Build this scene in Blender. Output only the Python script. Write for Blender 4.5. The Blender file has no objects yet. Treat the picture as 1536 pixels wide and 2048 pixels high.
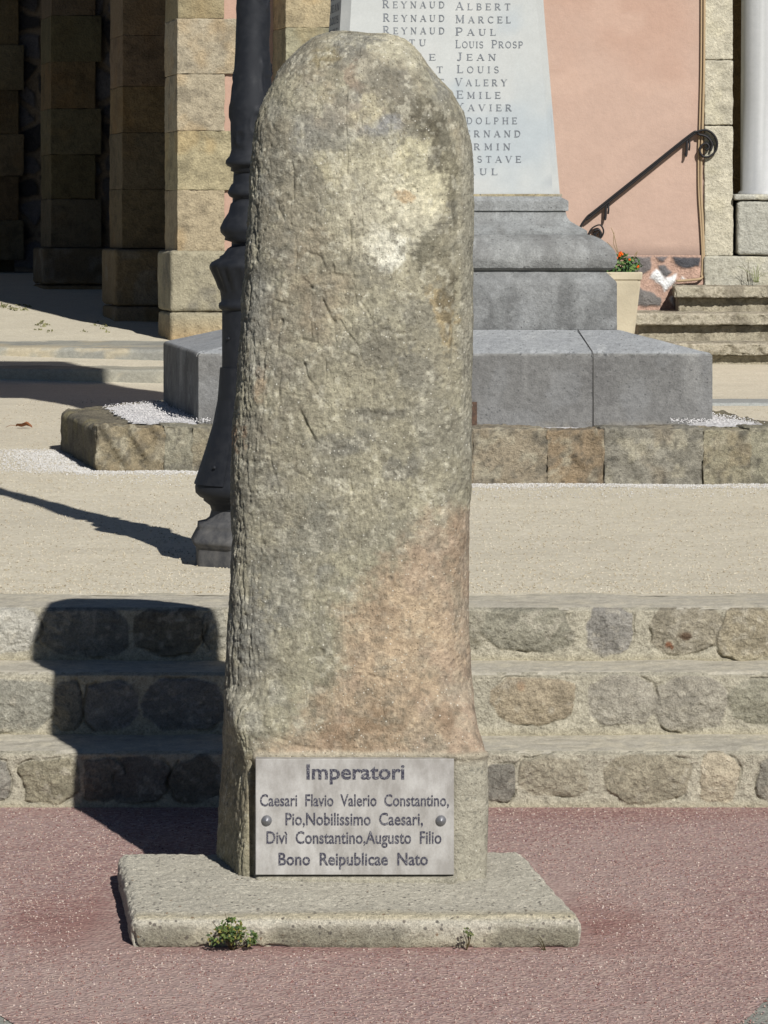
import bpy, math, random
import numpy as np
from mathutils import Vector
random.seed(7); RNG = np.random.default_rng(7)
C = bpy.context.scene.collection

# ------------------------------------------------------------------ camera, sky, sun, exposure
H, F = 1.6, 7200.0                      # eye height (m), focal length in photo pixels (1536 x 2048)
HORIZON = 450.0                         # photo row of the horizon: the camera is level, its lens shifted down
cd = bpy.data.cameras.new('camera'); cam = bpy.data.objects.new('camera', cd); C.objects.link(cam)
cd.sensor_fit = 'VERTICAL'; cd.sensor_height = 36.0; cd.lens = 36.0 * F / 2048.0
cd.shift_y = -(1024.0 - HORIZON) / 2048.0
cam.location = (0, 0, H); cam.rotation_euler = (math.radians(90), 0, 0)
cd.clip_start = 0.1; cd.clip_end = 2000
bpy.context.scene.camera = cam

SUN_EL = 35.0; SUN_TAN = 0.37
az = math.atan(SUN_TAN)
w = bpy.data.worlds.new('World'); bpy.context.scene.world = w; w.use_nodes = True
nt = w.node_tree; bg = nt.nodes['Background']; sky = nt.nodes.new('ShaderNodeTexSky')
sky.sky_type = 'NISHITA'; sky.sun_disc = False
sky.sun_elevation = math.radians(SUN_EL); sky.sun_rotation = math.radians(180) - az
nt.links.new(sky.outputs[0], bg.inputs[0]); bg.inputs[1].default_value = 0.05; sky.air_density = 0.45; sky.dust_density = 0.0; sky.ozone_density = 1.0
sd = bpy.data.lights.new('sun', 'SUN'); sd.energy = 5.0; sd.angle = math.radians(0.5); sd.color = (1.0, 0.975, 0.935)
sun = bpy.data.objects.new('sun', sd); C.objects.link(sun); sun.location = (5, -10, 12)
ce = math.cos(math.radians(SUN_EL))
sun.rotation_euler = Vector((-math.sin(az)*ce, math.cos(az)*ce, -math.sin(math.radians(SUN_EL)))).to_track_quat('-Z', 'Y').to_euler()
vs = bpy.context.scene.view_settings
vs.view_transform = 'Standard'; vs.look = 'None'; vs.exposure = 0.2; vs.gamma = 1.0; vs.use_curve_mapping = False
bpy.context.scene.cycles.max_bounces = 6

# ------------------------------------------------------------------ helpers
def X(px, d): return (px - 768.0) * d / F
def Z(py, d): return H - (py - HORIZON) * d / F
def PX(x, d): return 768.0 + F * x / d
def PY(z, d): return HORIZON + F * (H - z) / d
def lin(c): 
    c = np.asarray(c, float) / 255.0
    return np.where(c <= 0.04045, c / 12.92, ((c + 0.055) / 1.055) ** 2.4)
def alb(c, k=0.78): return np.clip(lin(c) * k, 0.002, 0.9)     # colour seen in sun -> base colour
def _hash(ix, iy, iz, seed):
    h = (ix * 374761393 + iy * 668265263 + iz * 2147483647 * 3 + seed * 1274126177) & 0xFFFFFFFF
    h = ((h ^ (h >> 13)) * 1274126177) & 0xFFFFFFFF
    h = ((h ^ (h >> 16)) * 2246822519) & 0xFFFFFFFF
    return ((h ^ (h >> 15)) & 0xFFFFFF) / float(0xFFFFFF)
def vnoise(P, seed=0):
    P = np.asarray(P, float); I = np.floor(P).astype(np.int64); f = P - I; f = f * f * f * (f * (f * 6 - 15) + 10)
    r = 0
    for dx in (0, 1):
        for dy in (0, 1):
            for dz in (0, 1):
                wgt = (f[:, 0] if dx else 1 - f[:, 0]) * (f[:, 1] if dy else 1 - f[:, 1]) * (f[:, 2] if dz else 1 - f[:, 2])
                r = r + wgt * _hash(I[:, 0] + dx, I[:, 1] + dy, I[:, 2] + dz, seed)
    return r * 2 - 1
def fbm(P, scale, octv=4, seed=0, gain=0.5):
    P = np.asarray(P, float) * scale; a, s, r = 1.0, 0.0, 0
    for o in range(octv):
        r = r + a * vnoise(P * (2.03 ** o) + o * 17.3, seed + o * 7); s += a; a *= gain
    return r / s
def smooth(a, b, x):
    t = np.clip((x - a) / (b - a), 0, 1); return t * t * (3 - 2 * t)
def mixc(col, c2, m): return col * (1 - m[:, None]) + np.asarray(c2)[None, :] * m[:, None]

def mesh_np(name, V, Fc, mat, parent=None, col=None, smooth_=True, mats=None, fm=None):
    V = np.ascontiguousarray(V, dtype=np.float32)
    me = bpy.data.meshes.new(name)
    if isinstance(Fc, np.ndarray):
        n, k = Fc.shape
        me.vertices.add(len(V)); me.vertices.foreach_set('co', V.ravel())
        me.loops.add(n * k); me.loops.foreach_set('vertex_index', Fc.astype(np.int32).ravel())
        me.polygons.add(n); me.polygons.foreach_set('loop_start', np.arange(0, n * k, k, dtype=np.int32))
        me.update(calc_edges=True); me.validate()
    else:
        me.from_pydata([tuple(map(float, v)) for v in V], [], Fc); me.update()
    if smooth_: me.polygons.foreach_set('use_smooth', np.ones(len(me.polygons), dtype=bool))
    if col is not None:
        a = me.color_attributes.new('Col', 'FLOAT_COLOR', 'POINT')
        cc = np.ones((len(V), 4), np.float32); cc[:, :3] = col; a.data.foreach_set('color', cc.ravel())
    me.materials.append(mat)
    o = bpy.data.objects.new(name, me); C.objects.link(o)
    if parent is not None:
        o.parent = parent
        p, off = parent, Vector((0, 0, 0))
        while p is not None: off += p.location; p = p.parent
        o.location = -off                               # vertices stay in world coordinates
    return o
def thing(name, label, cat, loc, group=None):
    o = bpy.data.objects.new(name, None); C.objects.link(o); o.location = loc
    o.empty_display_size = 0.2
    return tag(o, label, cat, group)
def tag(o, label, cat, group=None):
    o['label'] = label; o['category'] = cat
    if group: o['group'] = group
    return o
def struct(o): o['kind'] = 'structure'; return o
def grid_faces(nr, nc, wrap=False):
    r = np.arange(nr - 1)[:, None]; c = np.arange(nc if wrap else nc - 1)[None, :]
    c2 = (c + 1) % nc
    return np.stack([r * nc + c, r * nc + c2, (r + 1) * nc + c2, (r + 1) * nc + c], -1).reshape(-1, 4)
class Parts:                                             # joins shapes into one mesh
    def __init__(s): s.V, s.F, s.K, s.n = [], [], [], 0
    def add(s, V, Fc, col=None):
        V = np.asarray(V, float); s.V.append(V)
        s.F += [tuple(int(i) + s.n for i in f) for f in Fc]
        s.K.append(np.tile(np.asarray(col if col is not None else (.5, .5, .5), float), (len(V), 1)) if col is None or np.ndim(col) == 1 else col)
        s.n += len(V); return s
    def build(s, name, mat, parent=None, smooth_=True):
        return mesh_np(name, np.vstack(s.V), s.F, mat, parent, np.vstack(s.K), smooth_)

# ------------------------------------------------------------------ materials
class M:
    def __init__(s, name):
        s.m = bpy.data.materials.new(name); s.m.use_nodes = True; s.t = s.m.node_tree
        s.b = s.t.nodes['Principled BSDF']; s.b.inputs['Roughness'].default_value = 0.9
        s.b.inputs['Specular IOR Level'].default_value = 0.25
        s.co = s.t.nodes.new('ShaderNodeTexCoord').outputs['Object']
    def n(s, typ, **k):
        x = s.t.nodes.new(typ)
        for a, v in k.items(): setattr(x, a, v)
        return x
    def lk(s, a, b):
        if hasattr(a, 'links') or isinstance(a, bpy.types.NodeSocket): s.t.links.new(a, b)
        else: b.default_value = a
    def noise(s, scale, detail=5, rough=.6, vec=None, out='Fac', dist=0):
        x = s.n('ShaderNodeTexNoise'); x.inputs['Scale'].default_value = scale; x.inputs['Detail'].default_value = detail
        x.inputs['Roughness'].default_value = rough; x.inputs['Distortion'].default_value = dist
        s.lk(vec if vec is not None else s.co, x.inputs['Vector']); return x.outputs[out]
    def vor(s, scale, feature='F1', out='Distance', vec=None, rand=1.0):
        x = s.n('ShaderNodeTexVoronoi'); x.feature = feature; x.inputs['Scale'].default_value = scale
        x.inputs['Randomness'].default_value = rand
        s.lk(vec if vec is not None else s.co, x.inputs['Vector']); return x.outputs[out]
    def rng(s, v, a, b, c, d):
        x = s.n('ShaderNodeMapRange'); s.lk(v, x.inputs[0])
        for i, q in enumerate((a, b, c, d)): x.inputs[i + 1].default_value = q
        return x.outputs[0]
    def math(s, op, a, b=0.0):
        x = s.n('ShaderNodeMath', operation=op); s.lk(a, x.inputs[0]); s.lk(b, x.inputs[1]); return x.outputs[0]
    def scale(s, c, f):
        x = s.n('ShaderNodeVectorMath', operation='SCALE'); s.lk(c, x.inputs[0]); s.lk(f, x.inputs['Scale']); return x.outputs[0]
    def mix(s, f, a, b):
        x = s.n('ShaderNodeMix', data_type='RGBA'); s.lk(f, x.inputs[0])
        for q, i in ((a, 6), (b, 7)):
            if isinstance(q, bpy.types.NodeSocket): s.t.links.new(q, x.inputs[i])
            else: x.inputs[i].default_value = (*[float(v) for v in q], 1)
        return x.outputs[2]
    def ramp(s, f, stops, interp='LINEAR'):
        x = s.n('ShaderNodeValToRGB'); s.lk(f, x.inputs[0]); r = x.color_ramp; r.interpolation = interp
        while len(r.elements) < len(stops): r.elements.new(0.5)
        for e, (p, c) in zip(r.elements, stops): e.position = p; e.color = (*[float(v) for v in c], 1)
        return x.outputs[0]
    def map(s, scl):
        x = s.n('ShaderNodeMapping'); x.inputs['Scale'].default_value = scl; s.lk(s.co, x.inputs[0]); return x.outputs[0]
    def attr(s): return s.n('ShaderNodeVertexColor', layer_name='Col').outputs[0]
    def bump(s, h, strength=.5, dist=.01, prev=None):
        x = s.n('ShaderNodeBump'); x.inputs['Strength'].default_value = strength; x.inputs['Distance'].default_value = dist
        s.lk(h, x.inputs['Height'])
        if prev is not None: s.lk(prev, x.inputs['Normal'])
        return x.outputs[0]
    def done(s, col, nrm=None, rough=None):
        if isinstance(col, bpy.types.NodeSocket): s.lk(col, s.b.inputs['Base Color'])
        else: s.b.inputs['Base Color'].default_value = (*[float(v) for v in col], 1)
        if nrm is not None: s.lk(nrm, s.b.inputs['Normal'])
        if rough is not None: s.lk(rough, s.b.inputs['Roughness'])
        return s.m

def stone_mat(name, fine=220, var=.22, bump=.6, bdist=.006, mid=40, speck=None, speck_thr=.88, speck_scale=120, stretch=(1, 1, 1)):
    m = M(name); v = m.map(stretch)
    a = m.noise(fine, 4, .7, v); b = m.noise(mid, 6, .65, v)
    f = m.math('MULTIPLY', m.rng(a, .25, .75, 1 - var, 1 + var), m.rng(b, .25, .75, 1 - var * .8, 1 + var * .8))
    c = m.scale(m.attr(), f)
    if speck is not None:
        sp = m.n('ShaderNodeSeparateColor'); m.lk(m.vor(speck_scale, out='Color'), sp.inputs[0])
        mask = m.math('MULTIPLY', m.math('GREATER_THAN', sp.outputs[0], speck_thr), m.rng(m.vor(speck_scale), .25, .4, 1, 0))
        c = m.mix(m.math('MULTIPLY', mask, .75), c, m.ramp(sp.outputs[1], speck, 'CONSTANT'))
    n1 = m.bump(b, bump, bdist * 3); n2 = m.bump(a, bump, bdist * .6, n1)
    return m.done(c, n2, .92)
def grain_mat(name, chips, scale, big, bigscale=1.2, bump=.5, bdist=.004, soft=.35, patch=None):
    """loose or bound grains: each Voronoi cell is a grain with a colour of its own"""
    m = M(name); sp = m.n('ShaderNodeSeparateColor'); m.lk(m.vor(scale, out='Color'), sp.inputs[0])
    c = m.ramp(sp.outputs[0], chips, 'CONSTANT')
    sp2 = m.n('ShaderNodeSeparateColor'); m.lk(m.vor(scale * .47, out='Color'), sp2.inputs[0])
    c = m.mix(m.math('MULTIPLY', m.math('GREATER_THAN', sp2.outputs[1], .86), .6), c, m.ramp(sp2.outputs[2], chips, 'CONSTANT'))
    c = m.mix(soft, c, big[0])
    g = m.noise(bigscale, 6, .62)
    c = m.mix(m.rng(g, .35, .68, 0, big[2]), c, big[1])
    c = m.scale(c, m.rng(m.noise(bigscale * 9, 5, .6), .3, .7, .95, 1.05))
    if patch is not None: c = patch(m, c)
    n = m.bump(m.vor(scale), bump, bdist); n = m.bump(m.noise(scale * .12, 4, .6), .4, bdist * 4, n)
    return m.done(c, n, .95)

# ------------------------------------------------------------------ shape builders
def rbox(foot, z0, z1, res, rad, amp=.004, ascale=12, fine=.0015, seed=0, extra=None, colf=None, top=None):
    """rounded, weathered block on a four-corner footprint (front-left, front-right, back-right, back-left)"""
    foot = np.asarray(foot, float)
    L = np.array([np.linalg.norm(foot[1] - foot[0]), np.linalg.norm(foot[3] - foot[0]), z1 - z0])
    n = np.maximum(2, np.minimum(np.ceil(L / res).astype(int), 420)); V = []; Fc = []; cnt = 0
    def lins(k):
        t = np.linspace(0, 1, n[k] + 1); e = min(.3, rad / L[k]); s = np.unique(np.concatenate([t, [e * .15, e * .5, e, 1 - e, 1 - e * .5, 1 - e * .15]]))
        return s
    for ax, val in ((0, 0), (0, 1), (1, 0), (1, 1), (2, 0), (2, 1)):
        a, b = [k for k in range(3) if k != ax]
        A, B = lins(a), lins(b); g = np.zeros((len(A), len(B), 3)); g[..., a] = A[:, None]; g[..., b] = B[None, :]; g[..., ax] = val
        q = grid_faces(len(A), len(B)) + cnt
        if (ax in (0, 2)) != (val == 1): q = q[:, ::-1]
        V.append(g.reshape(-1, 3)); Fc.append(q); cnt += len(A) * len(B)
    V = np.vstack(V) ; Fc = np.vstack(Fc)
    key = np.round(V * 1e6).astype(np.int64); _, first, inv = np.unique(key, axis=0, return_index=True, return_inverse=True)
    V = V[first]; Fc = inv.ravel()[Fc]
    P = V * L; inner = np.clip(P, rad, L - rad); d = P - inner; ln = np.linalg.norm(d, axis=1, keepdims=True); nd = d / np.maximum(ln, 1e-9)
    P = inner + nd * rad
    u, v, wv = (P / L).T
    W = np.zeros_like(P)
    for i in range(2):
        W[:, i] = (foot[0, i] * (1 - u) + foot[1, i] * u) * (1 - v) + (foot[3, i] * (1 - u) + foot[2, i] * u) * v
    W[:, 2] = z0 + wv * (z1 - z0)
    ex = (foot[1] - foot[0]) / L[0]; ey = (foot[3] - foot[0]) / L[1]
    N = nd[:, :1] * np.array([ex[0], ex[1], 0]) + nd[:, 1:2] * np.array([ey[0], ey[1], 0]) + nd[:, 2:] * np.array([0, 0, 1])
    disp = amp * fbm(W, ascale, 4, seed) + fine * fbm(W, ascale * 7, 3, seed + 31)
    if extra is not None: disp = disp + extra(W, N)
    W = W + N * disp[:, None]
    if top is not None: W[:, 2] += top(W) * wv
    K = colf(W, N) if colf is not None else None
    return W, Fc, K
def block(name, mat, parent, foot, z0, z1, res, rad, base=(130, 125, 110), var=.18, seed=0, stain=None, smudge=None, **k):
    def colf(W, N):
        c = np.tile(alb(base), (len(W), 1)); c = c * (1 + var * fbm(W, 5, 5, seed + 3))[:, None]
        if smudge is not None:
            for (sc, sscale, thr, amt, sdd) in smudge:
                c = mixc(c, alb(sc), amt * smooth(thr, thr + .25, fbm(W, sscale, 5, seed + sdd)))
        if stain is not None: c = stain(W, N, c)
        return c
    V, Fc, K = rbox(foot, z0, z1, res, rad, seed=seed, colf=colf, **k)
    return mesh_np(name, V, Fc, mat, parent, K)
def rect(x0, x1, y0, y1): return [(x0, y0), (x1, y0), (x1, y1), (x0, y1)]
def tube(path, r, seg=8, flat=None):
    P = np.asarray(path, float); n = len(P); T = np.gradient(P, axis=0); T /= np.linalg.norm(T, axis=1, keepdims=True)
    rr = np.broadcast_to(np.asarray(r, float), (n,)); V = []
    up = np.array([0, 1., 0]) if flat is None else np.asarray(flat, float)
    for i in range(n):
        s = np.cross(T[i], up)
        if np.linalg.norm(s) < 1e-4: s = np.cross(T[i], (1., 0, 0))
        s /= np.linalg.norm(s); b = np.cross(s, T[i])
        for k in range(seg):
            a = 2 * math.pi * k / seg; V.append(P[i] + rr[i] * (math.cos(a) * s + math.sin(a) * b))
    Fc = [tuple(f) for f in grid_faces(n, seg, True)]; Fc += [tuple(range(seg))[::-1], tuple(range((n - 1) * seg, n * seg))]
    return np.array(V), Fc
def bar(path, wdt, thick):
    """flat bar following a path in an x-z plane: wdt along y, thick in the plane"""
    P = np.asarray(path, float); n = len(P); T = np.gradient(P, axis=0); T /= np.linalg.norm(T, axis=1, keepdims=True)
    N = np.stack([-T[:, 2], 0 * T[:, 1], T[:, 0]], 1); V = []
    for i in range(n):
        for sy, sn in ((-1, -1), (1, -1), (1, 1), (-1, 1)): V.append(P[i] + np.array([0, sy * wdt / 2, 0]) + N[i] * sn * thick / 2)
    Fc = [tuple(f) for f in grid_faces(n, 4, True)]; Fc += [(0, 1, 2, 3)[::-1], tuple(range(4 * n - 4, 4 * n))]
    return np.array(V), Fc
def catmull(pts, n=8):
    p = np.asarray(pts, float); p = np.vstack([2 * p[0] - p[1], p, 2 * p[-1] - p[-2]]); out = []
    for i in range(1, len(p) - 2):
        for t in np.linspace(0, 1, n, endpoint=False):
            out.append(.5 * ((2 * p[i]) + (-p[i - 1] + p[i + 1]) * t + (2 * p[i - 1] - 5 * p[i] + 4 * p[i + 1] - p[i + 2]) * t * t + (-p[i - 1] + 3 * p[i] - 3 * p[i + 1] + p[i + 2]) * t ** 3))
    out.append(p[-2]); return np.array(out)
def chips_mesh(name, pts, size, mat, cols, parent=None):
    """many small angular stones in one mesh"""
    n = len(pts); base = np.array([(1, 0, 0), (-1, 0, 0), (0, 1, 0), (0, -1, 0), (0, 0, 1), (0, 0, -1)], float)
    fb = np.array([(0, 2, 4), (2, 1, 4), (1, 3, 4), (3, 0, 4), (2, 0, 5), (1, 2, 5), (3, 1, 5), (0, 3, 5)])
    sz = np.asarray(size)[:, None, None] if np.ndim(size) else size
    q = base[None] * (RNG.uniform(.5, 1.0, (n, 6, 1))) + RNG.normal(0, .12, (n, 6, 3))
    a = RNG.uniform(0, 6.28, n); ca, sa = np.cos(a)[:, None], np.sin(a)[:, None]
    q = np.stack([q[..., 0] * ca - q[..., 1] * sa, q[..., 0] * sa + q[..., 1] * ca, q[..., 2] * .7], -1) * sz
    V = (q + np.asarray(pts)[:, None, :]).reshape(-1, 3); Fc = (fb[None] + 6 * np.arange(n)[:, None, None]).reshape(-1, 3)
    return mesh_np(name, V, Fc, mat, parent, np.repeat(cols, 6, axis=0), False)
def leaf_mesh(pos, nrm, size, seed, lobes=1):
    """small folded leaves: each a bent four-vertex blade"""
    r = np.random.default_rng(seed); V, Fc = [], []; k = 0
    for p, n, s in zip(pos, nrm, size):
        n = n / (np.linalg.norm(n) + 1e-9); t = np.cross(n, r.normal(size=3)); t /= np.linalg.norm(t); b = np.cross(n, t)
        V += [p, p + s * (.45 * t + .32 * b + .1 * n), p + s * (1.0 * t - .12 * n), p + s * (.45 * t - .32 * b + .1 * n)]
        Fc += [(k, k + 1, k + 2), (k, k + 2, k + 3)]; k += 4
    return np.array(V), Fc

# ------------------------------------------------------------------ materials used
m_mile = stone_mat('weathered_sandstone', fine=260, var=.30, bump=.6, bdist=.005, mid=90, speck=[(0, alb((96, 88, 74))), (.45, alb((206, 200, 180))), (.7, alb((128, 118, 98))), (.85, alb((232, 228, 214)))], speck_thr=.88, speck_scale=190)
m_stone = stone_mat('rough_stone', fine=190, var=.40, bump=.85, bdist=.007, mid=55)
m_far = stone_mat('ashlar_stone', fine=70, var=.30, bump=.6, bdist=.02, mid=14)
m_cement = stone_mat('cement', fine=200, var=.24, bump=.5, bdist=.004, mid=45, stretch=(.7, .5, 1))
m_conc = stone_mat('aggregate_concrete', fine=300, var=.38, bump=.9, bdist=.006, mid=110, speck=[(0, alb((92, 88, 84))), (.5, alb((112, 104, 96))), (.75, alb((150, 120, 90))), (.9, alb((205, 198, 185)))], speck_thr=.76, speck_scale=85)
m_lime = stone_mat('grey_limestone', fine=130, var=.26, bump=.6, bdist=.006, mid=34, speck=[(0, alb((88, 88, 88)))], speck_thr=.95, speck_scale=80)
m_marble = stone_mat('pale_marble', fine=120, var=.06, bump=.06, bdist=.003, mid=18)
m_plain = stone_mat('plaster', fine=120, var=.06, bump=.25, bdist=.008, mid=16)
m_chip = M('stone_chip'); m_chip = m_chip.done(m_chip.attr(), None, .9)
m = M('foliage'); m.b.inputs['Roughness'].default_value = .55
m_leaf = m.done(m.scale(m.attr(), m.rng(m.noise(90), .3, .7, .75, 1.25)))
m_leaf.node_tree.nodes['Principled BSDF'].inputs['Subsurface Weight'].default_value = 0
m = M('painted_iron'); d_ = m.noise(30, 5, .65)
m_lamp = m.done(m.mix(m.rng(d_, .45, .75, 0, .35), (.011, .0125, .016), (.032, .034, .039)), m.bump(m.noise(60, 4, .6), .12, .004), m.rng(d_, .3, .7, .52, .78))
m = M('dusty_iron'); d_ = m.noise(24, 6, .7)
m_lampb = m.done(m.mix(m.rng(d_, .35, .7, .15, .9), (.035, .037, .043), (.13, .125, .118)), m.bump(m.noise(70, 5, .7), .35, .004), .8)
m = M('black_iron'); m_iron = m.done((.014, .013, .014), m.bump(m.noise(80), .2, .003), .55)
m = M('steel_screw'); m.b.inputs['Metallic'].default_value = .6; m_screw = m.done((.22, .22, .23), None, .45)
m = M('rusty_plate'); m_rust = m.done(m.mix(m.rng(m.noise(60), .4, .6, 0, 1), (.06, .04, .03), (.10, .06, .04)))
m = M('lettering_ink'); k_ = m.noise(330, 4, .7)
m_ink = m.done(m.mix(m.rng(k_, .50, .62, 0, 1), (.035, .034, .05), (.20, .195, .20)), None, .8)
m = M('carved_lettering'); k_ = m.noise(130, 3, .6)
m_carve = m.done(m.mix(m.rng(k_, .5, .68, 0, .7), (.13, .14, .155), (.30, .32, .33)), None, .9)
m = M('faint_lettering'); m_faint = m.done((.11, .115, .125), None, .9)
m = M('cable_sheath'); m_cable = m.done((.34, .25, .15), None, .7)
m = M('door_wood'); m_wood = m.done(m.mix(m.noise(6, 5, .6, m.map((8, 8, .6))), (.05, .035, .02), (.10, .07, .045)), None, .6)
m = M('dry_leaf'); m_dry = m.done(m.mix(m.noise(40), (.16, .06, .025), (.24, .10, .04)), None, .7)
m = M('petal'); m_petal = m.done(m.mix(m.noise(120), (.75, .10, .01), (.85, .20, .02)), None, .6)
m = M('plaque_stone'); g1 = m.noise(14, 6, .65, m.map((1.6, 1, .8))); g2 = m.noise(260, 3, .6)
cc = m.mix(m.rng(g1, .38, .66, 0, 1), alb((154, 150, 144)), alb((186, 183, 178)))
cc = m.scale(cc, m.rng(g2, .3, .7, .95, 1.05))
m_plaque = m.done(cc, m.bump(g1, .15, .004), .6)

# ------------------------------------------------------------------ the ground
PL = [(0, .484), (16, .484), (25.2, .484), (25.8, .584), (26.4, .605), (27.2, .64), (28.1, .69), (30.9, .77), (35.5, .97), (40, 1.07), (80, 1.3)]
PR = [(0, .484), (11.5, .484), (15.9, .44), (22, .50), (26.9, .561), (28.2, .60), (80, .8)]
def gz(x, y):
    x = np.asarray(x, float); y = np.asarray(y, float)
    l = np.interp(y, *zip(*PL)); r = np.interp(y, *zip(*PR)); t = smooth(-1.2, .8, x)
    return l * (1 - t) + r * t
m_base = grain_mat('grey_paving', [(0, alb((150, 150, 140))), (.4, alb((172, 172, 160))), (.75, alb((128, 128, 122)))], 160, (alb((158, 158, 148)), alb((130, 130, 124)), .5))
bx = 400.0
struct(mesh_np('paved_ground', np.array([(-bx, -bx, -.002), (bx, -bx, -.002), (bx, bx, -.002), (-bx, bx, -.002)]), [(0, 1, 2, 3)], m_base, None, None, False))

def red_patch(m, c):                                      # bare dark red binder round the plinth
    def near(px, py, rx, ry):
        x = m.n('ShaderNodeVectorMath', operation='SUBTRACT'); m.lk(m.co, x.inputs[0]); x.inputs[1].default_value = (px, py, 0)
        y = m.n('ShaderNodeVectorMath', operation='MULTIPLY'); m.lk(x.outputs[0], y.inputs[0]); y.inputs[1].default_value = (1 / rx, 1 / ry, 0)
        l = m.n('ShaderNodeVectorMath', operation='LENGTH'); m.lk(y.outputs[0], l.inputs[0])
        return m.rng(m.math('ADD', l.outputs['Value'], m.math('MULTIPLY', m.rng(m.noise(9, 5, .7), 0, 1, -1, 1), .9)), .2, 1.1, 1, 0)
    k = m.math('MAXIMUM', near(-.72, 8.25, .16, .42), near(.50, 8.25, .14, .35))
    k = m.math('MAXIMUM', k, m.math('MULTIPLY', near(-.1, 7.98, .75, .12), .7))
    k = m.math('MAXIMUM', k, m.math('MULTIPLY', near(.45, 9.8, 1.6, .16), .6))
    return m.mix(m.math('MULTIPLY', k, .5), c, alb((134, 82, 74)))
m_red = grain_mat('red_asphalt', [(0, alb((126, 86, 82))), (.26, alb((160, 124, 116))), (.46, alb((182, 152, 142))), (.62, alb((136, 110, 110))), (.78, alb((198, 172, 156))), (.93, alb((208, 188, 174)))],
                  120, (alb((172, 144, 137), .86), alb((180, 160, 151), .86), .6), .9, bump=.8, bdist=.005, soft=.42, patch=red_patch)
E = [(-3.4, 9.92), (-1.68, 9.92), (-1.20, 8.5), (-.90, 7.62), (-.81, 7.36), (-.70, 7.12), (-.52, 6.86), (-.28, 6.72), (0, 6.68),
     (.26, 6.72), (.48, 6.85), (.66, 7.10), (.74, 7.28), (.84, 7.60), (1.15, 8.5), (1.7, 9.92), (3.4, 9.92)]
E = E[1:-1]
n_ = len(E)
struct(mesh_np('red_asphalt', np.array([(x, y, 0.0) for x, y in E]), [tuple(range(n_))], m_red, None, None, False))

def gravel_patch(m, c):                                   # white marble chips trodden into the sand by the kerb
    sp = m.n('ShaderNodeSeparateXYZ'); m.lk(m.co, sp.inputs[0])
    return c
m_grav = grain_mat('sandy_gravel', [(0, alb((174, 164, 140), 1.06)), (.3, alb((192, 182, 156), 1.06)), (.6, alb((203, 194, 170), 1.06)), (.8, alb((163, 151, 128), 1.06)), (.9, alb((224, 216, 200), 1.0))],
                   100, (alb((193, 186, 169), 1.06), alb((180, 172, 154), 1.0), .5), .5, bump=.55, bdist=.004, soft=.5)
xs = np.unique(np.concatenate([np.linspace(-14, -3.2, 28), np.linspace(-3.2, 3.2, 160), np.linspace(3.2, 14, 28)]))
ys = np.concatenate([np.linspace(10.84, 17, 150), np.linspace(17.1, 30, 150), np.linspace(30.3, 60, 50)])
gx, gy = np.meshgrid(xs, ys); P = np.stack([gx.ravel(), gy.ravel(), 0 * gx.ravel()], 1)
P[:, 2] = gz(P[:, 0], P[:, 1]) + .010 * fbm(P, 1.3, 4, 5) * smooth(10.9, 11.6, P[:, 1]) + .0025 * fbm(P, 14, 3, 9)
struct(mesh_np('gravel_terrace', P, grid_faces(len(ys), len(xs)), m_grav))

# ------------------------------------------------------------------ the three steps of rubble masonry
D1, D2, D3, D4 = 9.89, 10.21, 10.50, 10.87
Z1, Z2, Z3 = .154, .331, .484
ROWS = [  # riser depth, z0, z1, stones: centre px, centre py, half-width, half-height (photo pixels), colour, roundness
 (D1, 0, Z1, [(-8,1562,26,44,(138,134,124),4),(98,1562,54,46,(140,133,112),3),(205,1560,40,42,(120,116,106),4),(280,1562,50,46,(118,114,106),4),(392,1560,50,46,(120,116,104),4),
              (1003,1566,27,38,(126,122,112),4),(1106,1552,62,40,(160,152,132),3),(1296,1556,80,46,(150,142,122),3),(1440,1556,36,48,(186,174,150),4),(1562,1558,42,46,(142,137,124),3)]),
 (D2, Z1, Z2, [(25,1412,76,52,(150,147,134),4),(133,1410,28,46,(134,129,116),4),(222,1412,50,48,(132,130,126),4),(368,1410,78,50,(122,121,118),4),
              (1070,1402,80,46,(160,147,124),3),(1243,1402,60,50,(158,152,138),3),(1382,1408,70,52,(152,146,132),3),(1540,1402,76,46,(150,146,128),4)]),
 (D3, Z2, Z3, [(22,1258,54,46,(186,182,170),3),(166,1263,88,50,(126,124,116),2.4),(340,1262,66,46,(118,112,98),4),(430,1260,22,42,(150,146,132),3),
              (948,1262,16,40,(156,150,132),3),(1058,1257,86,46,(142,138,122),3),(1222,1260,44,48,(148,144,136),3.5),(1370,1258,70,48,(146,138,120),4),(1502,1268,60,52,(152,142,120),4)])]
steps = thing('stone_steps', 'low flight of three rubble stone steps with grey cement treads behind the milestone', 'steps', (0, 9.9, 0))
rs = random.Random(3)
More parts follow.
